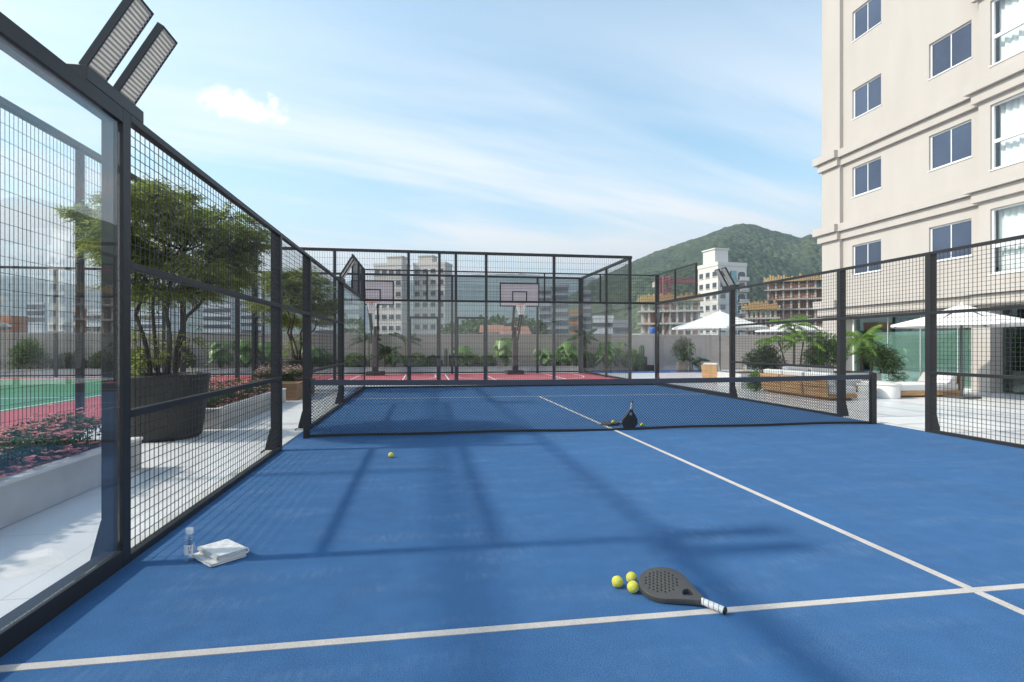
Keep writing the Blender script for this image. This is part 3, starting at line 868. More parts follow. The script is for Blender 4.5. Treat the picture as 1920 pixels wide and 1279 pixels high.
def flower_bed(name, label, x0, x1, y0, y1, z, petal, n_leaf, n_flower, h):
    """a planting nobody could count: one object"""
    mb = MB(); n = n_leaf
    def top(x, y): return h * (.75 + .45 * mnoise.noise(Vector((x * 1.3, y * 1.1, z * 3))) + .25 * mnoise.noise(Vector((x * 3.7, y * 3.3, 5))))
    X = rng.uniform(x0 + .03, x1 - .03, n); Y = rng.uniform(y0 + .03, y1 - .03, n)
    H = np.array([top(a, b) for a, b in zip(X, Y)])
    Z = z + H * rng.uniform(0.05, 1, n) ** .6
    mb.leaves(np.stack([X, Y, Z], 1), unit(n, .7) + [0, 0, .25], unit(n) + [0, 0, 1], rng.uniform(.03, .055, n), rng.uniform(.018, .032, n))
    st = rng.choice(n, n // 9); mb.wires(np.stack([X[st], Y[st], np.full(len(st), z)], 1), np.stack([X[st] + .01, Y[st], Z[st]], 1), .004)
    X = rng.uniform(x0, x1, n_flower); Y = rng.uniform(y0, y1, n_flower)
    cl = np.array([mnoise.noise(Vector((a * 2.2, b * 2.2, 9))) for a, b in zip(X, Y)]); kx = cl > -.18
    X, Y = X[kx], Y[kx]
    H = np.array([top(a, b) for a, b in zip(X, Y)]); Z = z + H * rng.uniform(.62, 1.12, len(X)) + .02
    tall = rng.random(len(X)) < .10; Z = Z + tall * rng.uniform(.04, .14, len(X))
    edge = rng.random(len(X)) < .12; X = np.where(edge, x1 + rng.uniform(-.04, .05, len(X)), X); Z = np.where(edge, z + rng.uniform(-.08, .12, len(X)), Z)
    C = np.stack([X, Y, Z], 1); fs = rng.uniform(.5, 1.15, len(C))
    for k in range(6):
        a = 2 * math.pi * k / 6 + rng.uniform(-.3, .3, len(C))
        d = np.stack([np.cos(a), np.sin(a), rng.uniform(.15, .7, len(C))], 1)
        mb.leaves(C, d, np.array([[0, 0, 1.0]]) + rng.normal(size=(len(C), 3)) * .2, .040 * fs, .040 * fs, m=1)
    o = mb.build(name, [M['flowerleaf'], M[petal]], origin=((x0 + x1) / 2, (y0 + y1) / 2, z))
    o['kind'] = 'stuff'; o['label'] = label; o['category'] = 'flowers'
    return o


def stone_planter(loc_y0, loc_y1, x0, x1, h, label, name='stone_planter', m1='concrete', m2='coping', rim=.13):
    root = thing(name, label, 'planter', ((x0 + x1) / 2, (loc_y0 + loc_y1) / 2, 0))
    b = MB(); b.box(x0 + .01, x1 - .01, loc_y0 + .01, loc_y1 - .01, 0, h - .03); b.build('body', M[m1], root, bevel=.004)
    r_ = MB(); r_.box(x0, x1, loc_y0, loc_y0 + rim, h - .029, h); r_.box(x0, x1, loc_y1 - rim, loc_y1, h - .029, h)
    r_.box(x0, x0 + rim, loc_y0 + rim, loc_y1 - rim, h - .029, h); r_.box(x1 - rim, x1, loc_y0 + rim, loc_y1 - rim, h - .029, h); r_.build('rim', M[m2], root)
    s_ = MB(); s_.box(x0 + rim, x1 - rim, loc_y0 + rim, loc_y1 - rim, h - .0285, h - .012); s_.build('soil', M['soil'], root)
    return root


stone_planter(-3, 7.22, -5.6, -3.31, .365, 'long pale concrete planter of bright pink flowers, nearest beyond the glass panel')
flower_bed('flower_bed', 'dense bed of bright pink flowers over dark leaves in the nearest planter', -5.45, -3.45, 1.0, 7.0, .36, 'petal', 26000, 4300, .31)
stone_planter(10.35, 15.0, -5.3, -3.5, .35, 'pale concrete planter of pink flowers beyond the near dark pot')
flower_bed('flower_bed', 'mixed pink and green flower bed in the planter beyond the near dark pot', -5.15, -3.66, 10.5, 14.85, .34, 'petal', 12000, 1300, .28)
stone_planter(15.3, 17.75, -4.9, -3.3, .45, 'brown timber planter in front of the farther dark tree pot', 'timber_planter', 'teakdark', 'teakdark', .10)
flower_bed('flower_bed', 'pale pink flower cushion growing in the brown timber planter', -4.8, -3.6, 16.4, 17.6, .44, 'petalpale', 4000, 900, .34)


def shrub(name, label, base, clumps, n, L, W, mt, cat='shrub', group=None, stems=5):
    """clumps: (dx, dy, dz, rx, ry, rz)"""
    root = thing(name, label, cat, base, group); b = Vector(base); fo, st = MB(), MB()
    vol = np.array([c[3] * c[4] * c[5] for c in clumps]); per = (n * vol / vol.sum()).astype(int)
    for c, k in zip(clumps, per):
        d = unit(k); rad = rng.uniform(.12, 1, k)[:, None] ** .45
        lump = 1 + .28 * np.array([mnoise.noise(Vector(x * 2.6) + Vector((c[0] * 5, c[1], 1))) for x in d])[:, None]
        P = np.array(b) + np.array(c[:3]) + d * rad * lump * np.array(c[3:])
        fo.leaves(P, d + rng.normal(size=(k, 3)) * .6, unit(k) * .7 + [0, 0, 1], L * rng.uniform(.6, 1.25, k), W * rng.uniform(.6, 1.25, k))
        for j in range(2): limb(st, b + Vector(rng.normal(size=3) * [.05, .05, 0]), b + Vector(c[:3]) + Vector(rng.normal(size=3)) * c[3] * .25, .018, .006, .08, 5)
        if k > 12: st.wires(np.repeat(np.array([b + Vector(c[:3])]), k // 8, 0), P[:k // 8 * 8:8], .006)
    st.build('stem', M['bark'], root); fo.build('foliage', M[mt], root)
    return root


def palm(label, base, h, n_frond, FL, mt='leafbright', lean=(0, 0), group=None, r=.05, name='palm_tree', wd=.028):
    root = thing(name, label, 'palm', base, group); b = Vector(base)
    top = b + Vector((lean[0], lean[1], h)); tr, fr = MB(), MB()
    tr.tube([b.lerp(top, t) + Vector((lean[0], lean[1], 0)) * (t * t - t) * .6 for t in np.linspace(0, 1, 7)], [r * (1.15 - .4 * t) for t in np.linspace(0, 1, 7)], 8)
    tr.build('trunk', M['palmbark'], root)
    for k in range(n_frond):
        a = 2 * math.pi * k / n_frond + rng.uniform(-.3, .3); el = rng.uniform(.15, 1.45); Lf = FL * .92 * rng.uniform(.8, 1.1)
        h_ = np.array([math.cos(a), math.sin(a), 0]); T = np.linspace(0, 1, 16)
        rach = np.array(top) + np.outer(T * Lf * math.cos(el * .7), h_); rach[:, 2] += Lf * (math.sin(el) * T - (.45 + .45 * rng.random()) * T ** 2.0)
        fr.tube([tuple(p) for p in rach[::3]], [.009 - .0065 * i / 5 for i in range(len(rach[::3]))], 5)
        K = 30; tt = np.linspace(.14, .99, K)
        P = np.stack([np.interp(tt, T, rach[:, j]) for j in range(3)], 1); tg = np.stack([np.interp(tt, T, np.gradient(rach[:, j])) for j in range(3)], 1); tg /= np.linalg.norm(tg, axis=1)[:, None]
        sd = np.cross(tg, [0, 0, 1.0]); sd /= np.linalg.norm(sd, axis=1)[:, None] + 1e-6
        ll = Lf * .27 * np.sin(np.pi * (.12 + .8 * tt)) * rng.uniform(.85, 1.1, K)
        for s_ in (1, -1):
            D = tg * .75 + sd * s_ + np.array([0, 0, -.75]) + rng.normal(size=(K, 3)) * .09
            fr.leaves(P, D, np.cross(D, tg) * s_, ll, wd * Lf, .1)
    fr.build('frond', M[mt], root)
    return root


def elephant_ear(label, base, h, n, size, group, spread=.5, mt='leafbig'):
    root = thing('broad_leaf_plant', label, 'plant', base, group); b = Vector(base); lf, st = MB(), MB()
    prof = [(0, -.16), (.30, -.26), (.50, -.02), (.44, .32), (.24, .66), (0, 1.0), (-.24, .66), (-.44, .32), (-.50, -.02), (-.30, -.26)]
    for k in range(n):
        a = rng.uniform(0, 6.28); rr = spread * rng.uniform(.15, 1) ** .6; hh = h * rng.uniform(.35, 1.0)
        p = b + Vector((rr * math.cos(a), rr * math.sin(a), hh)); s_ = size * rng.uniform(.7, 1.15)
        st.tube([b + Vector((rng.normal() * .04, rng.normal() * .04, 0)), b.lerp(p, .55) + Vector((0, 0, hh * .12)), p], [.014, .011, .007], 5)
        out = Vector((math.cos(a), math.sin(a), 0)); tip = (out * rng.uniform(.35, .8) + Vector((0, 0, -rng.uniform(.4, 1.1)))).normalized()
        sd = tip.cross(Vector((0, 0, 1))).normalized(); nr = sd.cross(tip)
        V = [tuple(p)] + [tuple(p + sd * (x * s_) + tip * (y * s_) - nr * (abs(x) * .35 + .10 * y * y) * s_ * rng.uniform(.6, 1.2)) for x, y in prof]
        lf.add(V, np.array([(0, i + 1, (i + 1) % 10 + 1) for i in range(10)]), 0, True)
    st.build('stalk', M['leafmid'], root); lf.build('leaf', M[mt], root)
    return root


def cactus(label, base, cols, group):
    root = thing('cactus', label, 'cactus', base, group)
    for dx, dy, h, r in cols:
        mb = MB(); n = 20; V = []
        prof = [(r * .8, 0), (r, h * .15), (r, h * .8), (r * .85, h * .93), (r * .5, h * .985), (r * .1, h)]
        for q, z in prof:
            for k in range(n):
                a = 2 * math.pi * k / n; rr = q * (1 if k % 2 else .8)
                V.append((base[0] + dx + rr * math.cos(a), base[1] + dy + rr * math.sin(a), base[2] + z))
        f = [(i * n + k, i * n + (k + 1) % n, (i + 1) * n + (k + 1) % n, (i + 1) * n + k) for i in range(len(prof) - 1) for k in range(n)]
        mb.add(V, np.array(f)); mb.add(V[-n:], [tuple(range(n))]); mb.build('column', M['cactus'], root)
    return root


# ---------------------------------------------------------------- perimeter wall and its planting
pw = thing('perimeter_wall', 'long taupe boundary wall with thin coping behind courts and terrace planting', 'wall', (-5, 30.6, 0))
MB().box(-45, 24.5, 30.5, 30.75, -.3, 2.02).build('wall', M['wall'], pw)
MB().box(-45, 24.5, 30.46, 30.79, 2.021, 2.07).build('coping', M['coping'], pw)
bed = thing('stone_planter', 'long low grey planter at the wall foot behind the basketball hoops', 'planter', (-7, 29.3, 0))
MB().box(-24, 8.4, 28.75, 28.87, 0, .34).build('front_kerb', M['concrete'], bed)
MB().box(-24, 8.4, 28.872, 30.49, 0, .27).build('soil', M['soil'], bed)

PLANTS = 'plants along the boundary wall'
gx = lambda px, y: (y * (((px - 960) / FOC) * CS + SN) / (CS - ((px - 960) / FOC) * SN))
def wp(px, y=29.5, z=.26): return (gx(px, y), y, z)


for px, y, h, n, lb in [(415, 29.3, 1.25, 26, 'broad pale leaved plant, left of a cage post, behind the red court corner'),
                        (462, 29.3, 1.3, 26, 'broad pale leaved plant between two dark cage posts above the pink flower planter'),
                        (497, 29.4, 1.2, 22, 'broad pale leaved plant nearest the gate post of the left side fence'),
                        (948, 29.2, 1.45, 30, 'tallest broad leaved plant, directly left of the right hoop post'),
                        (1022, 29.3, .85, 18, 'low broad leaved plant just right of the right hoop post'),
                        (1066, 29.2, 1.15, 26, 'broad leaved plant left of the dark palm near the cage corner'),
                        (1040, 29.6, .8, 16, 'small broad leaved plant between hoop post and dark palm group'),
                        (1136, 29.3, 1.2, 24, 'broad leaved plant right of the dark palm, behind the cage side post'),
                        (868, 29.5, 1.0, 22, 'broad leaved plant behind the right cage gate, between two round shrubs'),
                        (738, 29.6, .95, 18, 'broad leaved plant between the two dark palms by the left hoop'),
                        (590, 29.4, 1.0, 20, 'broad leaved plant by the wall behind the farther tree pot'),
                        (1156, 29.7, 1.25, 22, 'broad leaved plant closest to the cage corner post and cactus')]:
    elephant_ear(lb, wp(px, y), h * 1.12, int(n * 1.3), .42, PLANTS, .62)
for px, y, w, h, mt, lb in [(55, 29.4, 1.0, 1.5, 'leafmid', 'big bushy shrub by the wall, leftmost seen through the glass panel'),
                            (130, 29.5, .9, .8, 'leafdark', 'low dark shrub by the wall seen through the glass panel'),
                            (195, 29.5, .7, .9, 'leafdark', 'dark shrub by the wall next to the near glass panel post'),
                            (260, 29.4, .8, 1.0, 'leafmid', 'mid green shrub by the wall behind the near feathery tree stems'),
                            (345, 29.5, .6, 1.1, 'leafgrey', 'thin grey green shrub by the wall beside the near pot rim'),
                            (610, 29.4, .8, .7, 'leafmid', 'low green shrub by the wall left of the end wall corner post'),
                            (668, 29.4, .7, .8, 'leafbright', 'bright low shrub by the wall left of the left hoop post'),
                            (780, 29.3, .8, .75, 'leafmid', 'rounded green shrub by the wall behind the left cage gate'),
                            (812, 29.6, .6, .6, 'leafdark', 'small dark shrub by the wall between both cage gates'),
                            (882, 29.3, .85, .75, 'leafmid', 'wide green shrub by the wall behind the right cage gate'),
                            (915, 29.7, .5, .7, 'leafbright', 'small bright shrub by the wall left of the tallest broad leaved plant'),
                            (1100, 29.7, .7, .8, 'leafmid', 'green shrub by the wall under the dark palm near the cage corner'),
                            (1184, 29.6, .7, .95, 'leafmid', 'yellow green shrub by the wall between cage corner post and cactus')]:
    shrub('wall_shrub', lb, wp(px, y), [(0, 0, h * .5, w * .55, .5, h * .5), (w * .4, 0, h * .35, w * .4, .4, h * .36), (-w * .42, 0, h * .4, w * .4, .4, h * .4)], 2600, .14, .07, mt, 'shrub', PLANTS)
for px, y, h, lb in [(692, 29.3, 1.35, 'dark palm by the wall, right behind the left hoop post'),
                     (722, 29.0, .75, 'short dark palm by the wall, right of the left hoop post'),
                     (760, 29.4, 1.45, 'dark palm by the wall with a slim trunk, behind the left cage gate post'),
                     (1093, 29.3, 1.6, 'tall dark palm by the wall near the right cage corner')]:
    palm(lb, wp(px, y), h, 13, 1.25, 'leafdark', group=PLANTS, wd=.05)
cactus('pair of ribbed cactus columns by the wall between the two cage gates', wp(842, 29.2), [(-.17, 0, 1.05, .1), (.22, .05, 1.1, .1), (.05, .1, .7, .08)], PLANTS)
cactus('single tall ribbed cactus in a square pot right of the cage corner', (wp(1203, 29.6)[0], 29.6, .32), [(0, 0, 1.15, .16), (.24, .02, .5, .1)], PLANTS)
x_ = wp(1205, 29.6)[0]
MB().box(x_ - .42, x_ + .52, 29.2, 30.1, 0, .34).build('cactus_pot', M['pot'], origin=(x_, 29.6, 0), bevel=.02)
tag(bpy.data.objects['cactus_pot'], 'square dark pot holding the tall cactus right of the cage corner', 'plant pot')

# terrace pot, shrub and palm by the wall
tp = thing('planter_pot', 'round taupe pot on the blue floor holding an airy grey green shrub', 'plant pot', (13.9, 28.2, .012))
MB().lathe([(0, .0), (.36, .0), (.385, .03), (.385, .56), (.35, .56), (.34, .5)], (13.9, 28.2, .012), 32).build('pot', mat('taupe pot', (.16, .13, .11), .8), tp)
MB().lathe([(0, .51), (.345, .50)], (13.9, 28.2, .012), 24).build('soil', M['soil'], tp)
shrub('potted_shrub', 'airy grey green shrub growing in the round taupe pot by the wall', (13.9, 28.2, .5), [(0, 0, .85, .52, .5, .5), (-.3, 0, .65, .4, .4, .35), (.3, .1, .7, .4, .4, .35), (0, 0, 1.15, .32, .3, .25)], 1900, .13, .045, 'leafgrey')
palm('low dark palm by the wall, right behind the round taupe pot', (14.75, 28.9, .0), .45, 15, 1.15, 'leafdark')

# raised white planter with the terrace planting
rp = thing('raised_planter', 'white rendered raised planter behind the terrace sofas', 'planter', (13.1, 17.7, 0))
MB().box(10.4, 15.7, 17.0, 18.5, 0, .50).build('body', M['tabletop'], rp, bevel=.01)
MB().box(10.55, 15.55, 17.15, 18.35, .501, .512).build('soil', M['soil'], rp)


def tpnt(px, d, z=.51):
    p = at(px, 647, d); return (p.x, p.y, z)


shrub('terrace_shrub', 'rounded dark shrub in the white planter, left of the slim palms', tpnt(1432, 19.3), [(0, 0, .48, .52, .5, .42), (.45, 0, .28, .4, .4, .3), (-.4, 0, .4, .38, .35, .3), (.1, 0, .75, .35, .35, .25)], 3200, .085, .04, 'leafdark')
shrub('terrace_shrub', 'bright round shrub at the sofa end, lower than the white planter', tpnt(1418, 17.6, 0), [(0, 0, .32, .28, .28, .3)], 900, .08, .045, 'leafbright')
shrub('terrace_shrub', 'big loose shrub in the white planter, behind the far gate post', tpnt(1545, 19.2), [(0, 0, .62, .62, .6, .55), (-.42, 0, .42, .4, .45, .4), (.5, .1, .7, .45, .45, .5), (.1, 0, 1.05, .5, .45, .32)], 4600, .09, .042, 'leafmid')
PT = 'palms in the white planter'
palm('slim palm leaning left, first from the left in the white planter', tpnt(1474, 18.9), 1.05, 11, 1.1, lean=(-.28, .0), group=PT, r=.028)
palm('tallest slim palm in the middle of the white planter trio', tpnt(1488, 19.0), 1.6, 13, 1.15, lean=(.06, .05), group=PT, r=.03)
palm('slim palm on the shrub side of the white planter trio', tpnt(1500, 19.1), 1.1, 12, 1.05, lean=(.14, .0), group=PT, r=.028)
palm('leafy multi frond palm before the green hall glazing, upright', tpnt(1617, 19.4), 1.15, 15, 1.2, lean=(-.05, 0), group=PT, r=.03)
palm('shorter leafy palm before the green hall glazing, leaning to the dark shrub', tpnt(1632, 19.2), .62, 14, .95, lean=(.12, 0), group=PT, r=.03)
shrub('terrace_shrub', 'dark layered pine like shrub at the terrace glazing end of the planter', tpnt(1655, 18.6), [(0, 0, .55, .55, .5, .28), (.2, 0, .25, .5, .45, .2), (-.15, 0, .8, .38, .35, .2), (.45, -.1, -.12, .34, .3, .17)], 3600, .11, .022, 'leafdark')

# ---------------------------------------------------------------- the beige apartment building
bd = thing('apartment_building', 'beige multi storey building with banded cornices above the glazed pool hall', 'building', (17.2, 13, 0))
FX = 17.2


def facade(mb, x, y0, y1, z0, z1, openings, deep=.16):
    """front face towards -X with real openings and reveals"""
    ys = sorted({y0, y1, *[o for q in openings for o in q[:2]]}); zs = sorted({z0, z1, *[o for q in openings for o in q[2:]]})
    for a, b in zip(ys[:-1], ys[1:]):
        for c, d in zip(zs[:-1], zs[1:]):
            if any(q[0] <= a and b <= q[1] and q[2] <= c and d <= q[3] for q in openings): continue
            mb.add([(x, a, c), (x, a, d), (x, b, d), (x, b, c)], np.array([(0, 1, 2, 3)]))
    for a, b, c, d in openings:
        X2 = x + deep
        mb.add([(x, a, c), (x, b, c), (X2, b, c), (X2, a, c)], np.array([(0, 1, 2, 3)])); mb.add([(x, a, d), (X2, a, d), (X2, b, d), (x, b, d)], np.array([(0, 1, 2, 3)]))
        mb.add([(x, a, c), (X2, a, c), (X2, a, d), (x, a, d)], np.array([(0, 1, 2, 3)])); mb.add([(x, b, c), (x, b, d), (X2, b, d), (X2, b, c)], np.array([(0, 1, 2, 3)]))


ZB = 2.65; TOP = 26.0
sills = [4.30 + 3.16 * k for k in range(7)]
bays = [3.60 + 3.15 * k for k in range(7)]
op_main = [(18.65, 20.08, z, z + 1.2) for z in sills if z + 1.2 < TOP - 1] + [(15.12, 16.62, z, z + 1.2) for z in sills if z + 1.2 < TOP - 1]
op_bay = [(11.7, 14.30, z, z + 1.97) for z in bays if z + 2 < TOP - 1]
w = MB()
facade(w, FX, 14.66, 20.58, ZB, TOP, op_main)
facade(w, FX - .16, 20.58, 21.62, ZB, TOP, [])
w.add([(FX - .16, 20.58, ZB), (FX - .16, 20.58, TOP), (FX, 20.58, TOP), (FX, 20.58, ZB)], np.array([(0, 3, 2, 1)]))
facade(w, FX - .27, 9.0, 14.66, ZB, TOP, op_bay, .2)
w.add([(FX - .27, 14.66, ZB), (FX, 14.66, ZB), (FX, 14.66, TOP), (FX - .27, 14.66, TOP)], np.array([(0, 1, 2, 3)]))
facade(w, FX, -6, 9.0, ZB, TOP, [])
w.add([(FX - .16, 21.62, ZB), (FX - .16, 21.62, TOP), (36, 21.62, TOP), (36, 21.62, ZB)], np.array([(0, 1, 2, 3)]))
w.add([(FX - .27, -6, ZB), (36, -6, ZB), (36, 21.62, ZB), (FX - .27, 21.62, ZB)], np.array([(0, 3, 2, 1)]))
w.add([(FX, -6, TOP), (36, -6, TOP), (36, 21.62, TOP), (FX - .27, 21.62, TOP)], np.array([(0, 1, 2, 3)]))
w.add([(FX, -6, ZB), (36, -6, ZB), (36, -6, TOP), (FX, -6, TOP)], np.array([(0, 1, 2, 3)]))
w.add([(36, -6, ZB), (36, 21.62, ZB), (36, 21.62, TOP), (36, -6, TOP)], np.array([(0, 1, 2, 3)]))
w.build('wall', M['facade'], bd)


def cornice(z, main=True):
    """two stepped bands following strip, main wall and bay"""
    for a, b, pr in ((z, z + .31, .26), (z - .32, z - .012, .13)):
        c = MB()
        def band(x, y0, y1): c.box(x - pr, x + .02, y0, y1, a, b)
        if main:
            band(FX - .16, 20.582 - pr * .0, 21.62 + pr); band(FX, 14.662 + pr * 0, 20.578)
            c.box(FX - .13, 36, 21.622, 21.62 + pr, a, b)
        c.box(FX - .27 - pr, FX - .25, 9.0 - pr, 14.66 + pr, a + .0015, b + .0015)
        c.build('cornice', M['facade'], bd)


for z in (3.02, 6.17, 9.24): cornice(z)
for z in (12.42, 15.6, 18.8, 22.0): cornice(z, z > 18)


def window(y0, y1, z0, z1, x, curtain=False):
    fr = MB(); t = .055; xa, xb = x + .07, x + .13
    fr.box(xa, xb, y0, y1, z0, z0 + t); fr.box(xa, xb, y0, y1, z1 - t, z1); fr.box(xa, xb, y0, y0 + t, z0 + t, z1 - t); fr.box(xa, xb, y1 - t, y1, z0 + t, z1 - t)
    ym = (y0 + y1) / 2
    if curtain:
        zm = z0 + (z1 - z0) * .43; fr.box(xa - .02, xb, y0 + t, y1 - t, zm - .05, zm + .05)
    else:
        fr.box(xa, xb, ym - .016, ym + .016, z0 + t, z1 - t)
    fr.box(x - .025, x + .069, y0 - .03, y1 + .03, z0 - .035, z0 - .001)
    f = fr.build('window', M['frame'], bd)
    if curtain:
        MB().box(xa + .025, xa + .033, y0 + t, y1 - t, z0 + t, zm - .05).build('pane', M['clearpane'], f)
        MB().box(xa + .025, xa + .033, y0 + t, y1 - t, zm + .05, z1 - t).build('pane', M['clearpane'], f)
        cu = MB(); n = 90
        ya, yb = y0 + .08, y1 + .04
        ph = rng.uniform(0, 6)
        p = [(x + .33 + .035 * math.sin(i * .95 + ph) + .02 * math.sin(i * .37), ya + (yb - ya) * i / n) for i in range(n + 1)]
        V = [(a, b, z) for z in (z0 - .1, z1 + .1) for a, b in p]
        cu.add(V, np.array([(i, i + 1, n + 2 + i, n + 1 + i) for i in range(n)]), 0, True); cu.build('curtain', M['curtain'], f)
        rm = MB(); X2 = x + 2.4
        rm.add([(X2, y0 - .6, z0 - .8), (X2, y1 + .26, z0 - .8), (X2, y1 + .26, z1 + .3), (X2, y0 - .6, z1 + .3)], np.array([(0, 1, 2, 3)]))
        rm.add([(x + .21, y0 - .6, z1 + .3), (X2, y0 - .6, z1 + .3), (X2, y1 + .26, z1 + .3), (x + .21, y1 + .26, z1 + .3)], np.array([(0, 1, 2, 3)]))
        rm.add([(x + .21, y1 + .26, z0 - .8), (X2, y1 + .26, z0 - .8), (X2, y1 + .26, z1 + .3), (x + .21, y1 + .26, z1 + .3)], np.array([(0, 1, 2, 3)]))
        rm.build('room', M['roomdark'], f)
    else:
        MB().box(xa + .02, xa + .03, y0 + t, ym - .016, z0 + t, z1 - t).build('pane', M['pane'], f)
        MB().box(xa + .02, xa + .03, ym + .016, y1 - t, z0 + t, z1 - t).build('pane', M['pane'], f)
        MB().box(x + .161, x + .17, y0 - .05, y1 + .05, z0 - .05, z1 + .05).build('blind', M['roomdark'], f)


for a, b, c, d in op_main:
    if c < 15: window(a, b, c, d, FX)
for a, b, c, d in op_main:
    if c >= 15: window(a, b, c, d, FX)
for a, b, c, d in op_bay: window(a, b, c, d, FX - .27, True)
# ground floor: pillars and glazed pool hall
for y0, y1, x0, x1 in ((14.36, 14.95, 17.0, 17.55), (20.3, 21.60, 17.06, 17.6), (7.2, 7.8, 17.0, 17.6)):
    MB().box(x0, x1, y0, y1, 0, ZB - .002).build('pillar', M['facade'], bd)
ga = [20.28, 18.55, 17.15, 15.75, 14.97]
for a, b in zip(ga[:-1], ga[1:]):
    gp = MB().box(17.40, 17.412, b + .008, a - .008, .04, ZB - .05).build('glass_pane', M['hallglass'], bd)
    MB().box(17.385, 17.43, b - .007, b + .007, .04, ZB - .05).build('joint', M['frame'], gp)
gr = MB(); gr.box(17.38, 17.44, 14.97, 20.28, 0.002, .04); gr.box(17.38, 17.44, 14.97, 20.28, ZB - .05, ZB - .003); gr.box(17.37, 17.45, 20.2, 20.279, .041, ZB - .051); gr.build('glazing_frame', M['frame'], bd)
M['darkglass'] = glass_mat('dark hall glazing', (.40, .52, .48), .12, 0, (.8, .95, .92))
hall = MB()
hall.box(24.0, 24.2, 9, 21.5, 0, ZB); hall.box(17.7, 24, 21.4, 21.5, 0, ZB); hall.box(17.5, 24, 6, 6.2, 0, ZB); hall.box(20.6, 20.8, 6.2, 14.2, 0, ZB)
hall.build('hall_wall', M['halldark'], bd)
MB().box(17.72, 17.82, 15.15, 19.6, .16, 1.96).build('painted_reflection', M['paintedreflection'], bd)  # added panel: its teal stands in for the wall mirrored in the glazing
MB().box(17.70, 17.84, 15.13, 19.62, .012, .159).build('added_screen_plinth', M['coping'], bd)  # added foot under the reflection panel
MB().box(17.40, 17.412, 8, 14.3, .04, ZB - .05).build('glass_pane', M['darkglass'], bd)
structure(MB().box(17.9, 20.5, 6.3, 14.9, .0, .012).build('pool_water', M['water']))
structure(MB().box(17.9, 23.5, 15.2, 21.0, .0, .012).build('indoor_pool_water', M['water']))

# ---------------------------------------------------------------- terrace furniture
def cush(mb_name, boxes, mt, root, bev=.035):
    for b in boxes: MB().box(*b).build(mb_name, M[mt], root, bevel=bev, seg=4)


def umbrella(label, loc, w, za, zr, tiers=1):
    root = thing('parasol', label, 'parasol', loc, 'white parasols on the terrace'); x, y, z = loc
    MB().tube([(x, y, .06), (x, y, za - .06)], .026, 12).build('pole', M['pole'], root)
    MB().box(x - .3, x + .3, y - .3, y + .3, 0, .06).build('base', M['pole'], root, bevel=.01)
    n = 8; c = MB(); ring = lambda r, zz, s_=0: [(x + r * math.cos(2 * math.pi * k / n + math.pi / 8), y + r * math.sin(2 * math.pi * k / n + math.pi / 8), zz) for k in range(n)]
    h = za - zr; R0 = w / 2 * 1.06
    rs = [(.02, za)] + [(R0 * t, za - h * (t ** .92) * .93 + .0) for t in (.25, .5, .75, 1.0)]
    if tiers == 2: rs = [(R0 * .22, za - h * .30)] + [(R0 * t, za - h * (.18 + .75 * t)) for t in (.4, .6, .8, 1.0)]
    V = []
    for r, zz in rs: V += ring(r, zz)
    f = [(i * n + k, i * n + (k + 1) % n, (i + 1) * n + (k + 1) % n, (i + 1) * n + k) for i in range(len(rs) - 1) for k in range(n)]
    V += ring(R0 * 1.005, rs[-1][1] - h * .09); e = len(rs)
    f += [((e - 1) * n + k, (e - 1) * n + (k + 1) % n, e * n + (k + 1) % n, e * n + k) for k in range(n)]
    c.add(V, np.array(f)); cn = c.build('canopy', M['canvas'], root)
    so = cn.modifiers.new('thickness', 'SOLIDIFY'); so.thickness = .006
    if tiers == 2:
        c2 = MB(); V = ring(.02, za) + ring(R0 * .16, za - h * .16) + ring(R0 * .30, za - h * .31)
        c2.add(V, np.array([(i * n + k, i * n + (k + 1) % n, (i + 1) * n + (k + 1) % n, (i + 1) * n + k) for i in range(2) for k in range(n)])); v = c2.build('vent', M['canvas'], cn)
        so = v.modifiers.new('thickness', 'SOLIDIFY'); so.thickness = .006
    MB().lathe([(0, za + .07), (.02, za + .06), (.03, za + .03), (.03, za - .02), (0, za - .02)], (x, y, 0), 10).build('finial', M['white'], root)
    zr2 = za - h * .93
    for k in range(n):
        a = 2 * math.pi * k / n + math.pi / 8
        MB().bar((x + .03 * math.cos(a), y + .03 * math.sin(a), za - .05), (x + R0 * .97 * math.cos(a), y + R0 * .97 * math.sin(a), zr2 - .035), .022, .03).build('rib', M['pole'], root)
    return root


p = at(1350, 647, 22.3); umbrella('white parasol before the white apartment tower, left of the terrace palms', (p.x, p.y, 0), 3.5, 2.82, 2.10)
p = at(1490, 647, 27.0); umbrella('white parasol half hidden behind the slim palms', (p.x, p.y, 0), 3.4, 2.65, 2.12)
p = at(1803, 647, 15.3); umbrella('big white double roof parasol in front of the pool hall pillar', (p.x, p.y, 0), 3.25, 2.58, 1.98, 2)

SA = thing('teak_sofa', 'teak sofa with white cushions, its slatted wooden back towards the court', 'sofa', (10.8, 14.3, 0))
for y0, y1 in ((12.98, 13.90), (13.94, 14.88), (14.92, 15.84)):
    bp_ = MB(); bp_.prism([(10.40, y0, .10), (10.33, y0, .60), (10.37, y0, .60), (10.44, y0, .10)], (0, y1 - y0, 0)); bk = bp_.build('back_panel', M['teak'], SA, bevel=.006)
    sl = MB()
    for zz in (.22, .35, .48): sl.box(10.325 + (.6 - zz) * .14 - .004, 10.325 + (.6 - zz) * .14 + .006, y0 + .01, y1 - .01, zz - .004, zz + .004)
    sl.build('groove', M['teakdark'], bk)
MB().box(10.46, 11.28, 13.0, 15.82, .06, .17).build('seat_base', M['teak'], SA, bevel=.006)
MB().box(10.52, 11.2, 13.1, 15.7, 0, .059).build('plinth', M['teakdark'], SA)
cush('seat_cushion', [(10.47, 11.27, 13.01, 14.40, .172, .36), (10.47, 11.27, 14.42, 15.81, .172, .36)], 'cushion', SA)
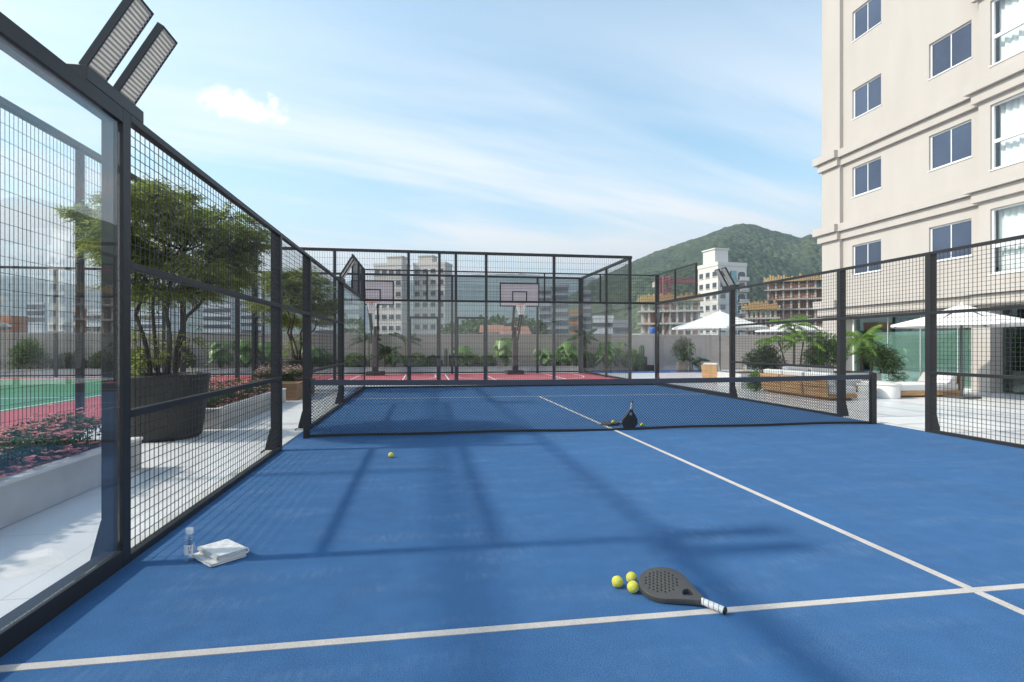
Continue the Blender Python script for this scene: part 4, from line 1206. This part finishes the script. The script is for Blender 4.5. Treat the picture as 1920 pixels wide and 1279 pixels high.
for y0 in (13.04, 13.98, 14.92):
    c = MB(); c.prism([(10.46, y0, .362), (10.40, y0, .70), (10.56, y0, .73), (10.72, y0, .362)], (0, .88, 0)); c.build('back_cushion', M['cushion'], SA, bevel=.04, seg=4)
c = MB(); c.prism([(10.74, 13.1, .362), (10.62, 13.1, .70), (10.72, 13.1, .72), (10.86, 13.1, .362)], (0, .5, 0)); c.build('throw_pillow', M['cushiongrey'], SA, bevel=.03, seg=4)

SB = thing('teak_sofa', 'low teak sofa facing the court, with two plump light grey back cushions', 'sofa', (12.2, 15.9, 0))
MB().box(11.35, 13.55, 15.35, 16.45, .06, .17).build('seat_base', M['teak'], SB, bevel=.006)
MB().box(11.5, 13.4, 15.45, 16.4, 0, .059).build('plinth', M['teakdark'], SB)
cush('seat_cushion', [(11.36, 12.44, 15.36, 16.44, .172, .38), (12.46, 13.54, 15.36, 16.44, .172, .38)], 'cushion', SB)
for x0 in (11.42, 12.30):
    c = MB(); c.prism([(x0, 15.95, .382), (x0, 16.12, .76), (x0, 16.36, .78), (x0, 16.40, .382)], (.82, 0, 0)); c.build('back_cushion', M['cushiongrey'], SB, bevel=.07, seg=4)

DB = thing('teak_daybed', 'low teak daybed with white mattress, under the big double roof parasol', 'daybed', (14.2, 13.95, 0))
MB().box(12.95, 15.10, 13.5, 14.6, .05, .17).build('frame', M['teak'], DB, bevel=.008)
MB().box(13.1, 15.0, 13.6, 14.5, 0, .049).build('plinth', M['teakdark'], DB)
cush('mattress', [(13.0, 14.98, 13.53, 14.57, .172, .36)], 'cushion', DB)
b = MB(); b.prism([(14.99, 13.5, .172), (15.10, 13.5, .62), (15.15, 13.5, .62), (15.10, 13.5, .172)], (0, 1.1, 0)); b.build('back_panel', M['teakdark'], DB, bevel=.006)
for y0, mt in ((13.56, 'cushion'), (14.08, 'cushiongrey')):
    c = MB(); c.prism([(14.62, y0, .362), (14.84, y0, .66), (14.98, y0, .66), (14.97, y0, .362)], (0, .48, 0)); c.build('back_cushion', M[mt], DB, bevel=.05, seg=4)


def coffee_table(label, loc, r, h, rt):
    root = thing('coffee_table', label, 'coffee table', loc, 'round white tables')
    MB().lathe([(0, 0), (r * .97, 0), (r, .02), (r, h - .03), (r * .98, h - .012), (0, h - .012)], loc, 40).build('drum', M['tabletop'], root)
    MB().lathe([(0, h - .011), (rt, h - .011), (rt + .008, h), (rt + .008, h + .025), (rt, h + .034), (0, h + .034)], loc, 48).build('top', M['tabletop'], root)


coffee_table('round white drum table before the daybed, right of the net post', (12.62, 13.45, 0), .285, .37, .30)
coffee_table('round white drum table seen through the net, left of its right post', (11.95, 13.45, 0), .20, .37, .22)
coffee_table('wide low round white table behind the drum tables, before the dark shrub', (13.35, 14.6, 0), .16, .34, .42)


def lounge_chair(label, loc, rz):
    root = thing('teak_lounge_chair', label, 'lounge chair', (0, 0, 0), 'teak lounge chairs')
    b = MB(); b.prism([(-.40, -.36, .10), (-.50, -.36, .68), (-.45, -.36, .68), (-.35, -.36, .10)], (0, .72, 0)); b.build('back_panel', M['teak'], root, bevel=.006)
    MB().box(-.34, .40, -.36, .36, .12, .2).build('seat_frame', M['teak'], root, bevel=.006)
    for sx in (-.28, .33):
        for sy in (-.30, .30): MB().box(sx - .03, sx + .03, sy - .03, sy + .03, 0, .119).build('leg', M['teakdark'], root)
    cush('seat_cushion', [(-.33, .39, -.34, .34, .202, .36)], 'cushion', root)
    c = MB(); c.prism([(-.34, -.33, .362), (-.43, -.33, .74), (-.30, -.33, .76), (-.16, -.33, .362)], (0, .66, 0)); c.build('back_cushion', M['cushion'], root, bevel=.04, seg=4)
    root.location = loc; root.rotation_euler = (0, 0, rz)
    return root


lc = lounge_chair('teak lounge chair with white cushion, left of the parasol pole', (11.55, 20.6, 0), R(25))
copy_thing(lc, (12.0, 18.6, 0), R(-110), 'teak lounge chair turned away, between parasol pole and terrace sofa')


# ---------------------------------------------------------------- basketball hoops
def hoop(label, x):
    root = thing('basketball_hoop', label, 'basketball hoop', (x, 27.3, 0), 'basketball hoops'); yb = 25.8
    MB().box(x - .42, x + .42, 26.85, 27.7, .012, .20).build('base', M['pad'], root, bevel=.02)
    MB().box(x - .14, x + .14, 26.97, 27.27, .201, 1.85).build('pad', M['pad'], root, bevel=.03)
    MB().bar((x, 27.15, 1.85), (x, 27.15, 2.35), .14).build('mast', M['steel'], root)
    for s_ in (-.22, .22):
        MB().bar((x + s_ * .6, 27.15, 1.7), (x + s_, yb + .12, 3.3), .07).build('arm', M['steel'], root)
        MB().bar((x + s_ * .6, 27.2, 2.2), (x + s_, yb + .12, 4.0), .07).build('arm', M['steel'], root)
    b = MB().box(x - .92, x + .92, yb, yb + .04, 3.30, 4.36).build('backboard', M['board'], root)
    f = MB()
    for x0, x1, z0, z1, t in ((-.95, .95, 3.27, 4.39, .055), (-.36, .36, 3.45, 4.0, .05)):
        f.box(x + x0, x + x1, yb - .012, yb + .052 if t > .052 else yb - .002, z0, z0 + t); f.box(x + x0, x + x1, yb - .012, yb + .052 if t > .052 else yb - .002, z1 - t, z1)
        f.box(x + x0, x + x0 + t, yb - .012, yb + .052 if t > .052 else yb - .002, z0 + t, z1 - t); f.box(x + x1 - t, x + x1, yb - .012, yb + .052 if t > .052 else yb - .002, z0 + t, z1 - t)
    f.build('board_frame', M['black'], b)
    rm = MB(); c = (x, yb - .36, 3.36)
    rm.tube([(c[0] + .225 * math.cos(a), c[1] + .225 * math.sin(a), c[2]) for a in np.linspace(0, 2 * math.pi, 33)], .014, 6, cap=False); rm.box(x - .06, x + .06, yb - .14, yb - .013, c[2] - .05, c[2] + .02)
    r = rm.build('rim', M['hoopred'], root)
    P, Q = [], []; n = 14
    prof = [(.222, 0), (.20, -.12), (.165, -.24), (.14, -.36), (.135, -.48)]
    for i in range(4):
        for k in range(n):
            a0, a1, a2 = (2 * math.pi * (k + q + (i % 2) * .5) / n for q in (0, .5, -.5))
            for aa in (a1, a2):
                P.append((c[0] + prof[i][0] * math.cos(a0), c[1] + prof[i][0] * math.sin(a0), c[2] + prof[i][1])); Q.append((c[0] + prof[i + 1][0] * math.cos(aa), c[1] + prof[i + 1][0] * math.sin(aa), c[2] + prof[i + 1][1]))
    nt_ = MB(); nt_.wires(P, Q, .016); nt_.build('hoop_net', M['netwhite'], r)


hoop('basketball hoop nearest the middle of the cage, right of both gates', 4.46)
hoop('basketball hoop left of the gates, behind the left floodlight', -2.3)

# ---------------------------------------------------------------- far town
GZ = -9.0
BMAT = {}
def bm(name, c, c2=None): return mat(name, c, .85, 0, c2, .15, 4)


BMAT['beige'] = bm('beige tower render', (.50, .46, .43), (.55, .51, .48)); BMAT['white'] = bm('white tower render', (.62, .59, .56), (.66, .63, .6))
BMAT['grey'] = bm('grey tower render', (.25, .26, .28), (.30, .31, .33)); BMAT['dark'] = mat('dark tower glass', (.06, .08, .10), .25)
BMAT['brown'] = bm('brown brick tower', (.30, .15, .07), (.36, .19, .10)); BMAT['slab'] = bm('raw concrete slab', (.38, .34, .31), (.45, .41, .38))
BMAT['brick'] = bm('raw red brick', (.30, .14, .085), (.38, .19, .12)); BMAT['form'] = bm('yellow formwork', (.50, .36, .16), (.42, .25, .11)); BMAT['pale'] = bm('pale rendered block', (.66, .68, .72), (.72, .74, .78))
BMAT['roof'] = bm('clay roof tiles', (.24, .11, .075), (.29, .14, .10)); BMAT['win'] = mat('far window', (.06, .07, .09), .2); BMAT['cyan'] = mat('blue green glazing', (.16, .34, .38), .2); BMAT['orange'] = bm('orange render', (.52, .17, .07))
BMAT['crane'] = mat('pink red crane steel', (.50, .16, .18), .6)


def tower(label, px0, px1, ytop, d, rot, mt, rows=0, cols=0, side=0, ww=1.5, wh=1.3, storey=3.0, pent=None, winmat='win', aspect=.6, name='tower_block', group=None, gap=0.0):
    c = at((px0 + px1) / 2, 647, d); view = math.atan2(c.x, c.y); rel = abs(R(rot) - (-view)) if False else abs(R(rot) + 0)
    W = (px1 - px0) / FOC * d; ph = abs(R(rot) + view); a = W / (math.cos(ph) + aspect * math.sin(ph)); b = a * aspect
    top = at(0, ytop, d).z - GZ
    root = thing(name, label, 'building', (c.x, c.y, GZ), group or 'apartment blocks of the far town'); ORG[root.name] = (0, 0, 0)
    MB().box(-a / 2, a / 2, -b / 2, b / 2, 0, top).build('wall', BMAT[mt], root)
    pp = MB(); t = .35
    for q in ((-a / 2 - .1, a / 2 + .1, -b / 2 - .1, -b / 2 + t), (-a / 2 - .1, a / 2 + .1, b / 2 - t, b / 2 + .1), (-a / 2 - .1, -a / 2 + t, -b / 2 + t, b / 2 - t), (a / 2 - t, a / 2 + .1, -b / 2 + t, b / 2 - t)): pp.box(*q, top + .01, top + .8)
    pp.build('parapet', BMAT[mt], root)
    if pent:
        x0, x1, hh = pent
        q = MB().box(a * (x0 - .5), a * (x1 - .5), -b * .3, b * .3, top + .01, top + hh).build('roof_house', BMAT[mt], root)
        MB().box(a * (x0 - .5) - .2, a * (x1 - .5) + .2, -b * .3 - .2, b * .3 + .2, top + hh + .005, top + hh + .3).build('roof_slab', BMAT[mt], q)
    first = {}
    def win(x, y, z, ax):
        if ax not in first:
            m_ = MB()
            if ax == 'f': m_.box(-ww / 2, ww / 2, -.06, .04, 0, wh); m_.box(-ww / 2 - .1, ww / 2 + .1, -.16, .02, -.14, -.02, 1)
            else: m_.box(-.06, .04, -ww / 2, ww / 2, 0, wh); m_.box(-.16, .02, -ww / 2 - .1, ww / 2 + .1, -.14, -.02, 1)
            o = m_.build('window', [BMAT[winmat], BMAT[mt]], root); first[ax] = o; o.location = (x, y, z)
        else: copy_child(first[ax], root, (x, y, z))
    for r_ in range(rows):
        z = top - 2.2 - storey * r_
        for k in range(cols):
            win(a * ((k + .5) / cols - .5), -b / 2, z, 'f')
        for k in range(side): win(-a / 2, b * ((k + .5) / side - .5), z, 's')
    root.rotation_euler = (0, 0, R(rot))
    return root, a, b, top


tower('beige apartment tower behind the left cage gate, nearer the left hoop', 702, 768, 501, 150, -24, 'beige', 6, 4, 2, 1.35, 1.2, pent=(.42, .95, 2.4))
tower('beige apartment tower between the two cage gates, with stepped roof house', 776, 848, 500, 152, -24, 'beige', 6, 4, 2, 1.35, 1.2, pent=(.1, .55, 2.6))
tower('pale low apartment block behind the farther feathery tree', 592, 640, 566, 190, -20, 'pale', 4, 4, 0, 2.0, 1.4)
tower('pale apartment block left of the left basketball backboard', 646, 690, 560, 180, -20, 'pale', 4, 3, 0, 2.4, 1.5)
tower('slim dark tower behind the cage post right of the right backboard', 1013, 1034, 541, 210, -20, 'grey', 8, 3, 0, 2.0, 1.4)
tower('dark glassy tower with pale balcony lines, centre right inside the cage', 1036, 1066, 536, 200, -20, 'grey', 8, 4, 0, 1.7, 1.6)
tower('orange brown brick tower beside the dark towers inside the cage', 1068, 1088, 587, 170, -20, 'brown', 3, 3, 0, 1.2, 1.2)
tower('grey striped tower directly left of the cage side post', 1089, 1108, 548, 220, -20, 'grey', 7, 2, 0, 2.4, 1.5)
tower('low pale block of offices behind the cage side, nearest the corner post', 1112, 1150, 598, 150, -20, 'pale', 2, 5, 0, 1.2, 1.1)
tower('low grey block behind the cage corner post', 1150, 1182, 606, 140, -20, 'grey', 2, 4, 0, 1.3, 1.1)
tower('hillside pale apartment slab seen high through the near glass panel', 58, 92, 571, 260, -10, 'pale', 3, 5, 0, 3, 2, name='tower_block')
tower('low orange rendered house seen through the near glass panel, lower left edge', -20, 42, 600, 120, -15, 'orange', 1, 5, 0, 1.6, 1.3)
tower('white low house beside the orange house, seen through the near glass panel', 96, 128, 612, 120, -15, 'white', 1, 4, 0, 1.2, 1.1)
tower('orange brown slim tower seen through the near glass panel, right part', 142, 160, 585, 140, -15, 'orange', 3, 2, 0, 1.2, 1.2)
tower('pale block of flats seen through the near glass panel, beside its post', 162, 206, 586, 150, -15, 'pale', 4, 5, 0, 1.4, 1.3)
tower('pale block of flats behind the near feathery tree trunks', 262, 330, 588, 190, -15, 'pale', 4, 6, 0, 2, 1.4)
tower('wide pale block of flats right of the near feathery tree', 386, 448, 576, 210, -15, 'pale', 5, 6, 0, 2, 1.5)
tower('taller pale block of flats between two cage posts on the left', 452, 502, 562, 230, -15, 'pale', 6, 5, 0, 2, 1.5)
wt = tower('white apartment tower with balconies and roof stair tower, before the green hill', 1311, 1396, 503, 120, 8, 'white', 10, 3, 3, 1.25, 1.05, storey=2.35, pent=(.04, .50, 3.6), aspect=.95)
root, a, b, top = wt
MB().box(a * -.06, a * .12, -b / 2 - .25, -b / 2 + .1, 2, top - 1.0).build('glazed_column', BMAT['cyan'], root)
bc = None
for r_ in range(9):
    z = top - 3.1 - 2.35 * r_
    if bc is None:
        m_ = MB(); m_.box(a * .16, a * .48, -b / 2 - 1.0, -b / 2, 0, .16); m_.box(a * .16, a * .48, -b / 2 - 1.0, -b / 2 - .9, .16, .8, 0); m_.box(a * .2, a * .44, -b / 2 - .07, -b / 2 + .02, .3, 1.75, 1)
        bc = m_.build('balcony', [BMAT['white'], BMAT['win']], root); bc.location = (0, 0, z)
    else: copy_child(bc, root, (0, 0, z))


def frame_building(label, px0, px1, ytop, d, rot, nf, nx, storey, formtop=True, infill=.5, aspect=.55, seed=1):
    """unfinished concrete frame: slabs, columns, some brick infill, yellow formwork on top"""
    r_ = random.Random(seed)
    c = at((px0 + px1) / 2, 647, d); view = math.atan2(c.x, c.y)
    W = (px1 - px0) / FOC * d; ph = abs(R(rot) + view); a = W / (math.cos(ph) + aspect * math.sin(ph)); b = a * aspect
    top = at(0, ytop, d).z - GZ
    root = thing('unfinished_building', label, 'building site', (c.x, c.y, GZ), 'unfinished concrete buildings'); ORG[root.name] = (0, 0, 0)
    MB().box(-a / 2 + .8, a / 2 - .8, -b / 2 + 1.6, b / 2, 0, top - storey).build('core', BMAT['brick'], root)
    sl = MB().box(-a / 2 - .5, a / 2 + .5, -b / 2 - .5, b / 2 + .5, -.16, .16).build('floor_slab', BMAT['slab'], root); sl.location = (0, 0, top)
    co = MB().box(-.2, .2, -.2, .2, -storey + .17, -.17).build('column', BMAT['slab'], root); co.location = (-a / 2 + .3, -b / 2 + .3, top)
    bw_ = a / nx; br = MB().box(-bw_ * .36, bw_ * .36, -.1, .1, -storey + .17, -storey * .42).build('brick_infill', BMAT['brick'], root); br.location = (0, -b / 2 + .5, top)
    for f in range(nf):
        z = top - storey * f
        if f: copy_child(sl, root, (0, 0, z))
        for k in range(nx + 1):
            if f or k: copy_child(co, root, (-a / 2 + .3 + (a - .6) * k / nx, -b / 2 + .3, z))
            if k < nx and r_.random() < infill: copy_child(br, root, (-a / 2 + bw_ * (k + .5), -b / 2 + .55, z))
        copy_child(co, root, (-a / 2 + .3, b * .1, z)); copy_child(co, root, (-a / 2 + .3, b / 2 - .3, z))
    if formtop:
        fm = MB()
        for k in range(nx * 3): x = -a / 2 + a * (k + .5) / (nx * 3); fm.box(x - .18, x + .18, -b / 2 - .6, -b / 2 - .45, -.5, r_.uniform(.3, 1.1))
        for k in range(nx * 2): y = -b / 2 + b * (k + .5) / (nx * 2); fm.box(-a / 2 - .62, -a / 2 - .5, y - .18, y + .18, -.5, r_.uniform(.3, 1.1))
        fm.box(-a / 2 - .5, a / 2 + .5, -b / 2 - .62, -b / 2 - .40, -.45, -.25); fm.box(-a / 2 - .64, -a / 2 - .48, -b / 2 - .62, b / 2, -.45, -.25)
        fo = fm.build('formwork', BMAT['form'], root); fo.location = (0, 0, top)
    root.rotation_euler = (0, 0, R(rot))
    return root


frame_building('dark unfinished concrete building behind the end wall corner, left of the white tower', 1203, 1312, 562, 105, -28, 6, 8, 2.3, True, .35, .4, 2)
frame_building('low unfinished building with yellow formwork, right of the white tower', 1400, 1455, 577, 100, -35, 4, 6, 2.0, True, .5, .8, 3)
frame_building('large unfinished brick and concrete building next to the beige facade edge', 1446, 1568, 527, 125, -38, 9, 9, 2.2, True, .6, .7, 4)
cr = thing('tower_crane', 'pink red tower crane rising behind the dark unfinished building', 'crane', (at(1247, 647, 135).x, at(1247, 647, 135).y, GZ))
p0 = at(1247, 647, 135); zj = at(0, 530, 135).z
cm = MB(); s_ = .8; zz = GZ
P, Q = [], []
for sx in (-s_, s_):
    for sy in (-s_, s_): P.append((p0.x + sx, p0.y + sy, GZ)); Q.append((p0.x + sx, p0.y + sy, zj + 1.5))
for i in range(int((zj - GZ) / 2)):
    z = GZ + 2 * i; P.append((p0.x - s_, p0.y - s_, z)); Q.append((p0.x + s_, p0.y - s_, z + 2)); P.append((p0.x + s_, p0.y + s_, z)); Q.append((p0.x - s_, p0.y + s_, z + 2))
cm.wires(P, Q, .34); cm.build('mast', BMAT['crane'], cr)
jb = MB(); P, Q = [], []; xa, xb = p0.x - 2.6, p0.x + 8.5
for dz, dy in ((0, -.5), (0, .5), (1.0, 0)): P.append((xa, p0.y + dy, zj + dz)); Q.append((xb, p0.y + dy, zj + dz))
n = 12
for i in range(n): x0, x1 = xa + (xb - xa) * i / n, xa + (xb - xa) * (i + 1) / n; P.append((x0, p0.y, zj)); Q.append(((x0 + x1) / 2, p0.y, zj + 1)); P.append(((x0 + x1) / 2, p0.y, zj + 1)); Q.append((x1, p0.y, zj))
jb.wires(P, Q, .26); jb.build('jib', BMAT['crane'], cr)
MB().box(p0.x - 3.0, p0.x - 1.8, p0.y - .7, p0.y + .7, zj - 1.2, zj).build('counterweight', BMAT['slab'], cr)

for px0, px1, yt, d, lb in ((905, 940, 617, 95, 'small red roofed house behind the wall, left of the right hoop'), (944, 986, 620, 90, 'small red roofed house behind the wall, behind the right hoop post'), (1190, 1226, 621, 80, 'small flat house with blue water tank by the end wall corner')):
    c = at((px0 + px1) / 2, 647, d); W = (px1 - px0) / FOC * d; zt = at(0, yt, d).z - GZ
    h = thing('small_house', lb, 'house', (c.x, c.y, GZ), 'small houses behind the wall'); ORG[h.name] = (0, 0, 0)
    MB().box(-W / 2, W / 2, -2.5, 2.5, 0, zt - .6).build('wall', BMAT['beige'], h)
    if d > 80:
        rf = MB(); rf.prism([(-W / 2 - .4, -2.9, zt - .6), (-W / 2 - .4, 0, zt + .7), (-W / 2 - .4, 2.9, zt - .6)], (W + .8, 0, 0)); rf.build('roof', BMAT['roof'], h)
    else:
        MB().box(-W / 2 - .2, W / 2 + .2, -2.7, 2.7, zt - .598, zt - .4).build('roof', BMAT['slab'], h)
        MB().lathe([(0, 0), (.45, 0), (.55, .75), (.5, .85), (0, .95)], (.6, -1.6, zt - .399), 16).build('water_tank', mat('blue tank', (.03, .12, .42), .5), h)


# ---------------------------------------------------------------- hills and far woods
def hill(name, prof, dist, thick, step_px, rows, mt, seed, tree, base=GZ):
    xs_ = np.arange(prof[0][0], prof[-1][0] + 1, step_px); ys_ = np.interp(xs_, [p[0] for p in prof], [p[1] for p in prof])
    V = []
    for j in range(rows + 1):
        t = j / rows; d = dist - thick * (1 - t)
        for px, py in zip(xs_, ys_):
            crest = (647 - py) / FOC * dist + CAM_H - base
            s_ = t * t * (3 - 2 * t) * .55 + t * .45
            q = at(px, 647, d)
            nb = mnoise.fractal(Vector((q.x / 95 + seed, q.y / 95, seed)), 1.0, 2.0, 4) * .16 * math.sin(math.pi * min(1, t)) + mnoise.noise(Vector((q.x / 40, q.y / 90, seed + 3))) * .05 * t * (1 - t) * 2
            bump = (mnoise.noise(Vector((q.x / tree, q.y / tree, seed))) + .6 * mnoise.noise(Vector((q.x / tree * 2.3, q.y / tree * 2.3, seed)))) * tree * .22
            V.append((q.x, q.y, base + crest * max(0, s_ + nb) + bump * min(1, t * 4)))
    back = len(xs_); V += [(at(px, 647, dist + thick * .6).x, at(px, 647, dist + thick * .6).y, base) for px in xs_]
    n = len(xs_); f = [(j * n + i, j * n + i + 1, (j + 1) * n + i + 1, (j + 1) * n + i) for j in range(rows + 1) for i in range(n - 1)]
    mb = MB(); mb.add(V, np.array(f), 0, True)
    return structure(mb.build(name, mt))


def forest_mat(name, c1, c2, c3, cell):
    mt = bpy.data.materials.new(name); mt.use_nodes = True; nt = mt.node_tree; N, L = nt.nodes, nt.links
    b = N['Principled BSDF']; b.inputs['Roughness'].default_value = .95; b.inputs['Specular IOR Level'].default_value = .1
    tc = N.new('ShaderNodeTexCoord'); v = N.new('ShaderNodeTexVoronoi'); v.inputs['Scale'].default_value = 1 / cell; L.new(tc.outputs['Object'], v.inputs['Vector'])
    sp = N.new('ShaderNodeSeparateColor'); L.new(v.outputs['Color'], sp.inputs[0])
    n = N.new('ShaderNodeTexNoise'); n.inputs['Scale'].default_value = .02; n.inputs['Detail'].default_value = 6; L.new(tc.outputs['Object'], n.inputs['Vector'])
    ad = N.new('ShaderNodeMath'); ad.operation = 'MULTIPLY_ADD'; L.new(sp.outputs[0], ad.inputs[0]); ad.inputs[1].default_value = .45
    mr = N.new('ShaderNodeMapRange'); L.new(n.outputs['Fac'], mr.inputs[0]); mr.inputs[1].default_value = .3; mr.inputs[2].default_value = .7; mr.inputs[4].default_value = .55
    L.new(mr.outputs[0], ad.inputs[2])
    r = N.new('ShaderNodeValToRGB'); r.color_ramp.elements[0].color = (*c1, 1); r.color_ramp.elements[1].color = (*c3, 1); e = r.color_ramp.elements.new(.5); e.color = (*c2, 1)
    L.new(ad.outputs[0], r.inputs[0]); L.new(r.outputs[0], b.inputs['Base Color'])
    bp = N.new('ShaderNodeBump'); bp.inputs['Strength'].default_value = 1.0; bp.inputs['Distance'].default_value = cell * .8; bp.invert = True
    L.new(v.outputs['Distance'], bp.inputs['Height']); L.new(bp.outputs[0], b.inputs['Normal'])
    return mt


FM = forest_mat('hill forest', (.030, .048, .028), (.055, .075, .038), (.10, .12, .06), 4.0)
hill('hill', [(1000, 640), (1060, 560), (1110, 528), (1150, 509), (1190, 490), (1225, 476), (1260, 465), (1300, 453), (1330, 441), (1360, 428), (1395, 420), (1420, 423), (1445, 431), (1490, 443), (1503, 446), (1518, 440), (1560, 447), (1650, 420), (1800, 440), (2100, 520), (2400, 620)], 520, 330, 3.2, 110, FM, 4.0, 6.0)
FM2 = forest_mat('distant hill forest', (.022, .045, .028), (.04, .07, .035), (.07, .10, .05), 15)
hill('distant_hill', [(-900, 560), (-300, 530), (-40, 512), (40, 520), (110, 528), (190, 545), (300, 552), (400, 540), (480, 522), (560, 518), (640, 528), (720, 534), (800, 522), (870, 516), (960, 514), (1040, 519), (1110, 522), (1200, 530), (1300, 560)], 1900, 760, 7, 60, FM2, 9.0, 20.0)


def wood(name, label, px0, px1, d0, d1, ztop, n, mt):
    """a far belt of trees that reads as one mass"""
    mb = MB()
    for k in range(n):
        d = rng.uniform(d0, d1); c = at(rng.uniform(px0, px1), 647, d); h = (ztop + CAM_H) * rng.uniform(.55, 1.05)
        z = GZ + 2; hh = h - GZ - 2
        kk = 220; v = unit(kk); rr = rng.uniform(2.0, 3.4)
        P = np.array([c.x, c.y, h - rr * .9]) + v * np.array([rr, rr, rr * .9]) * rng.uniform(.7, 1, (kk, 1))
        mb.leaves(P, v + rng.normal(size=(kk, 3)) * .6, unit(kk) + [0, 0, 1], rng.uniform(.6, 1.1, kk), rng.uniform(.45, .8, kk), .1)
        mb.tube([(c.x, c.y, GZ), (c.x, c.y, h - rr)], .25, 5)
    o = mb.build(name, M[mt]); o['kind'] = 'stuff'; o['label'] = label; o['category'] = 'trees'
    return o


wood('far_wood', 'belt of dark trees in the town behind the right basketball hoop', 845, 1012, 100, 140, 5.2, 60, 'leafdark')
wood('far_wood', 'light green scrub trees between the white tower and unfinished buildings', 1385, 1460, 140, 180, 9.5, 26, 'leafmid')


HAZE = 0.00058
# ---------------------------------------------------------------- air between here and the hills
hz = MB().box(-2400, 2600, -20, 3000, -10.2, 330).build('haze', None)
hz.data.materials.clear()
hm = bpy.data.materials.new('hazy air'); hm.use_nodes = True
nt = hm.node_tree
for n_ in list(nt.nodes):
    if n_.type != 'OUTPUT_MATERIAL': nt.nodes.remove(n_)
pv = nt.nodes.new('ShaderNodeVolumePrincipled'); pv.inputs['Color'].default_value = (.72, .84, .95, 1); pv.inputs['Density'].default_value = HAZE; pv.inputs['Anisotropy'].default_value = 0.2
nt.links.new(pv.outputs[0], nt.nodes['Material Output'].inputs['Volume'])
hz.data.materials.append(hm); hz['kind'] = 'stuff'
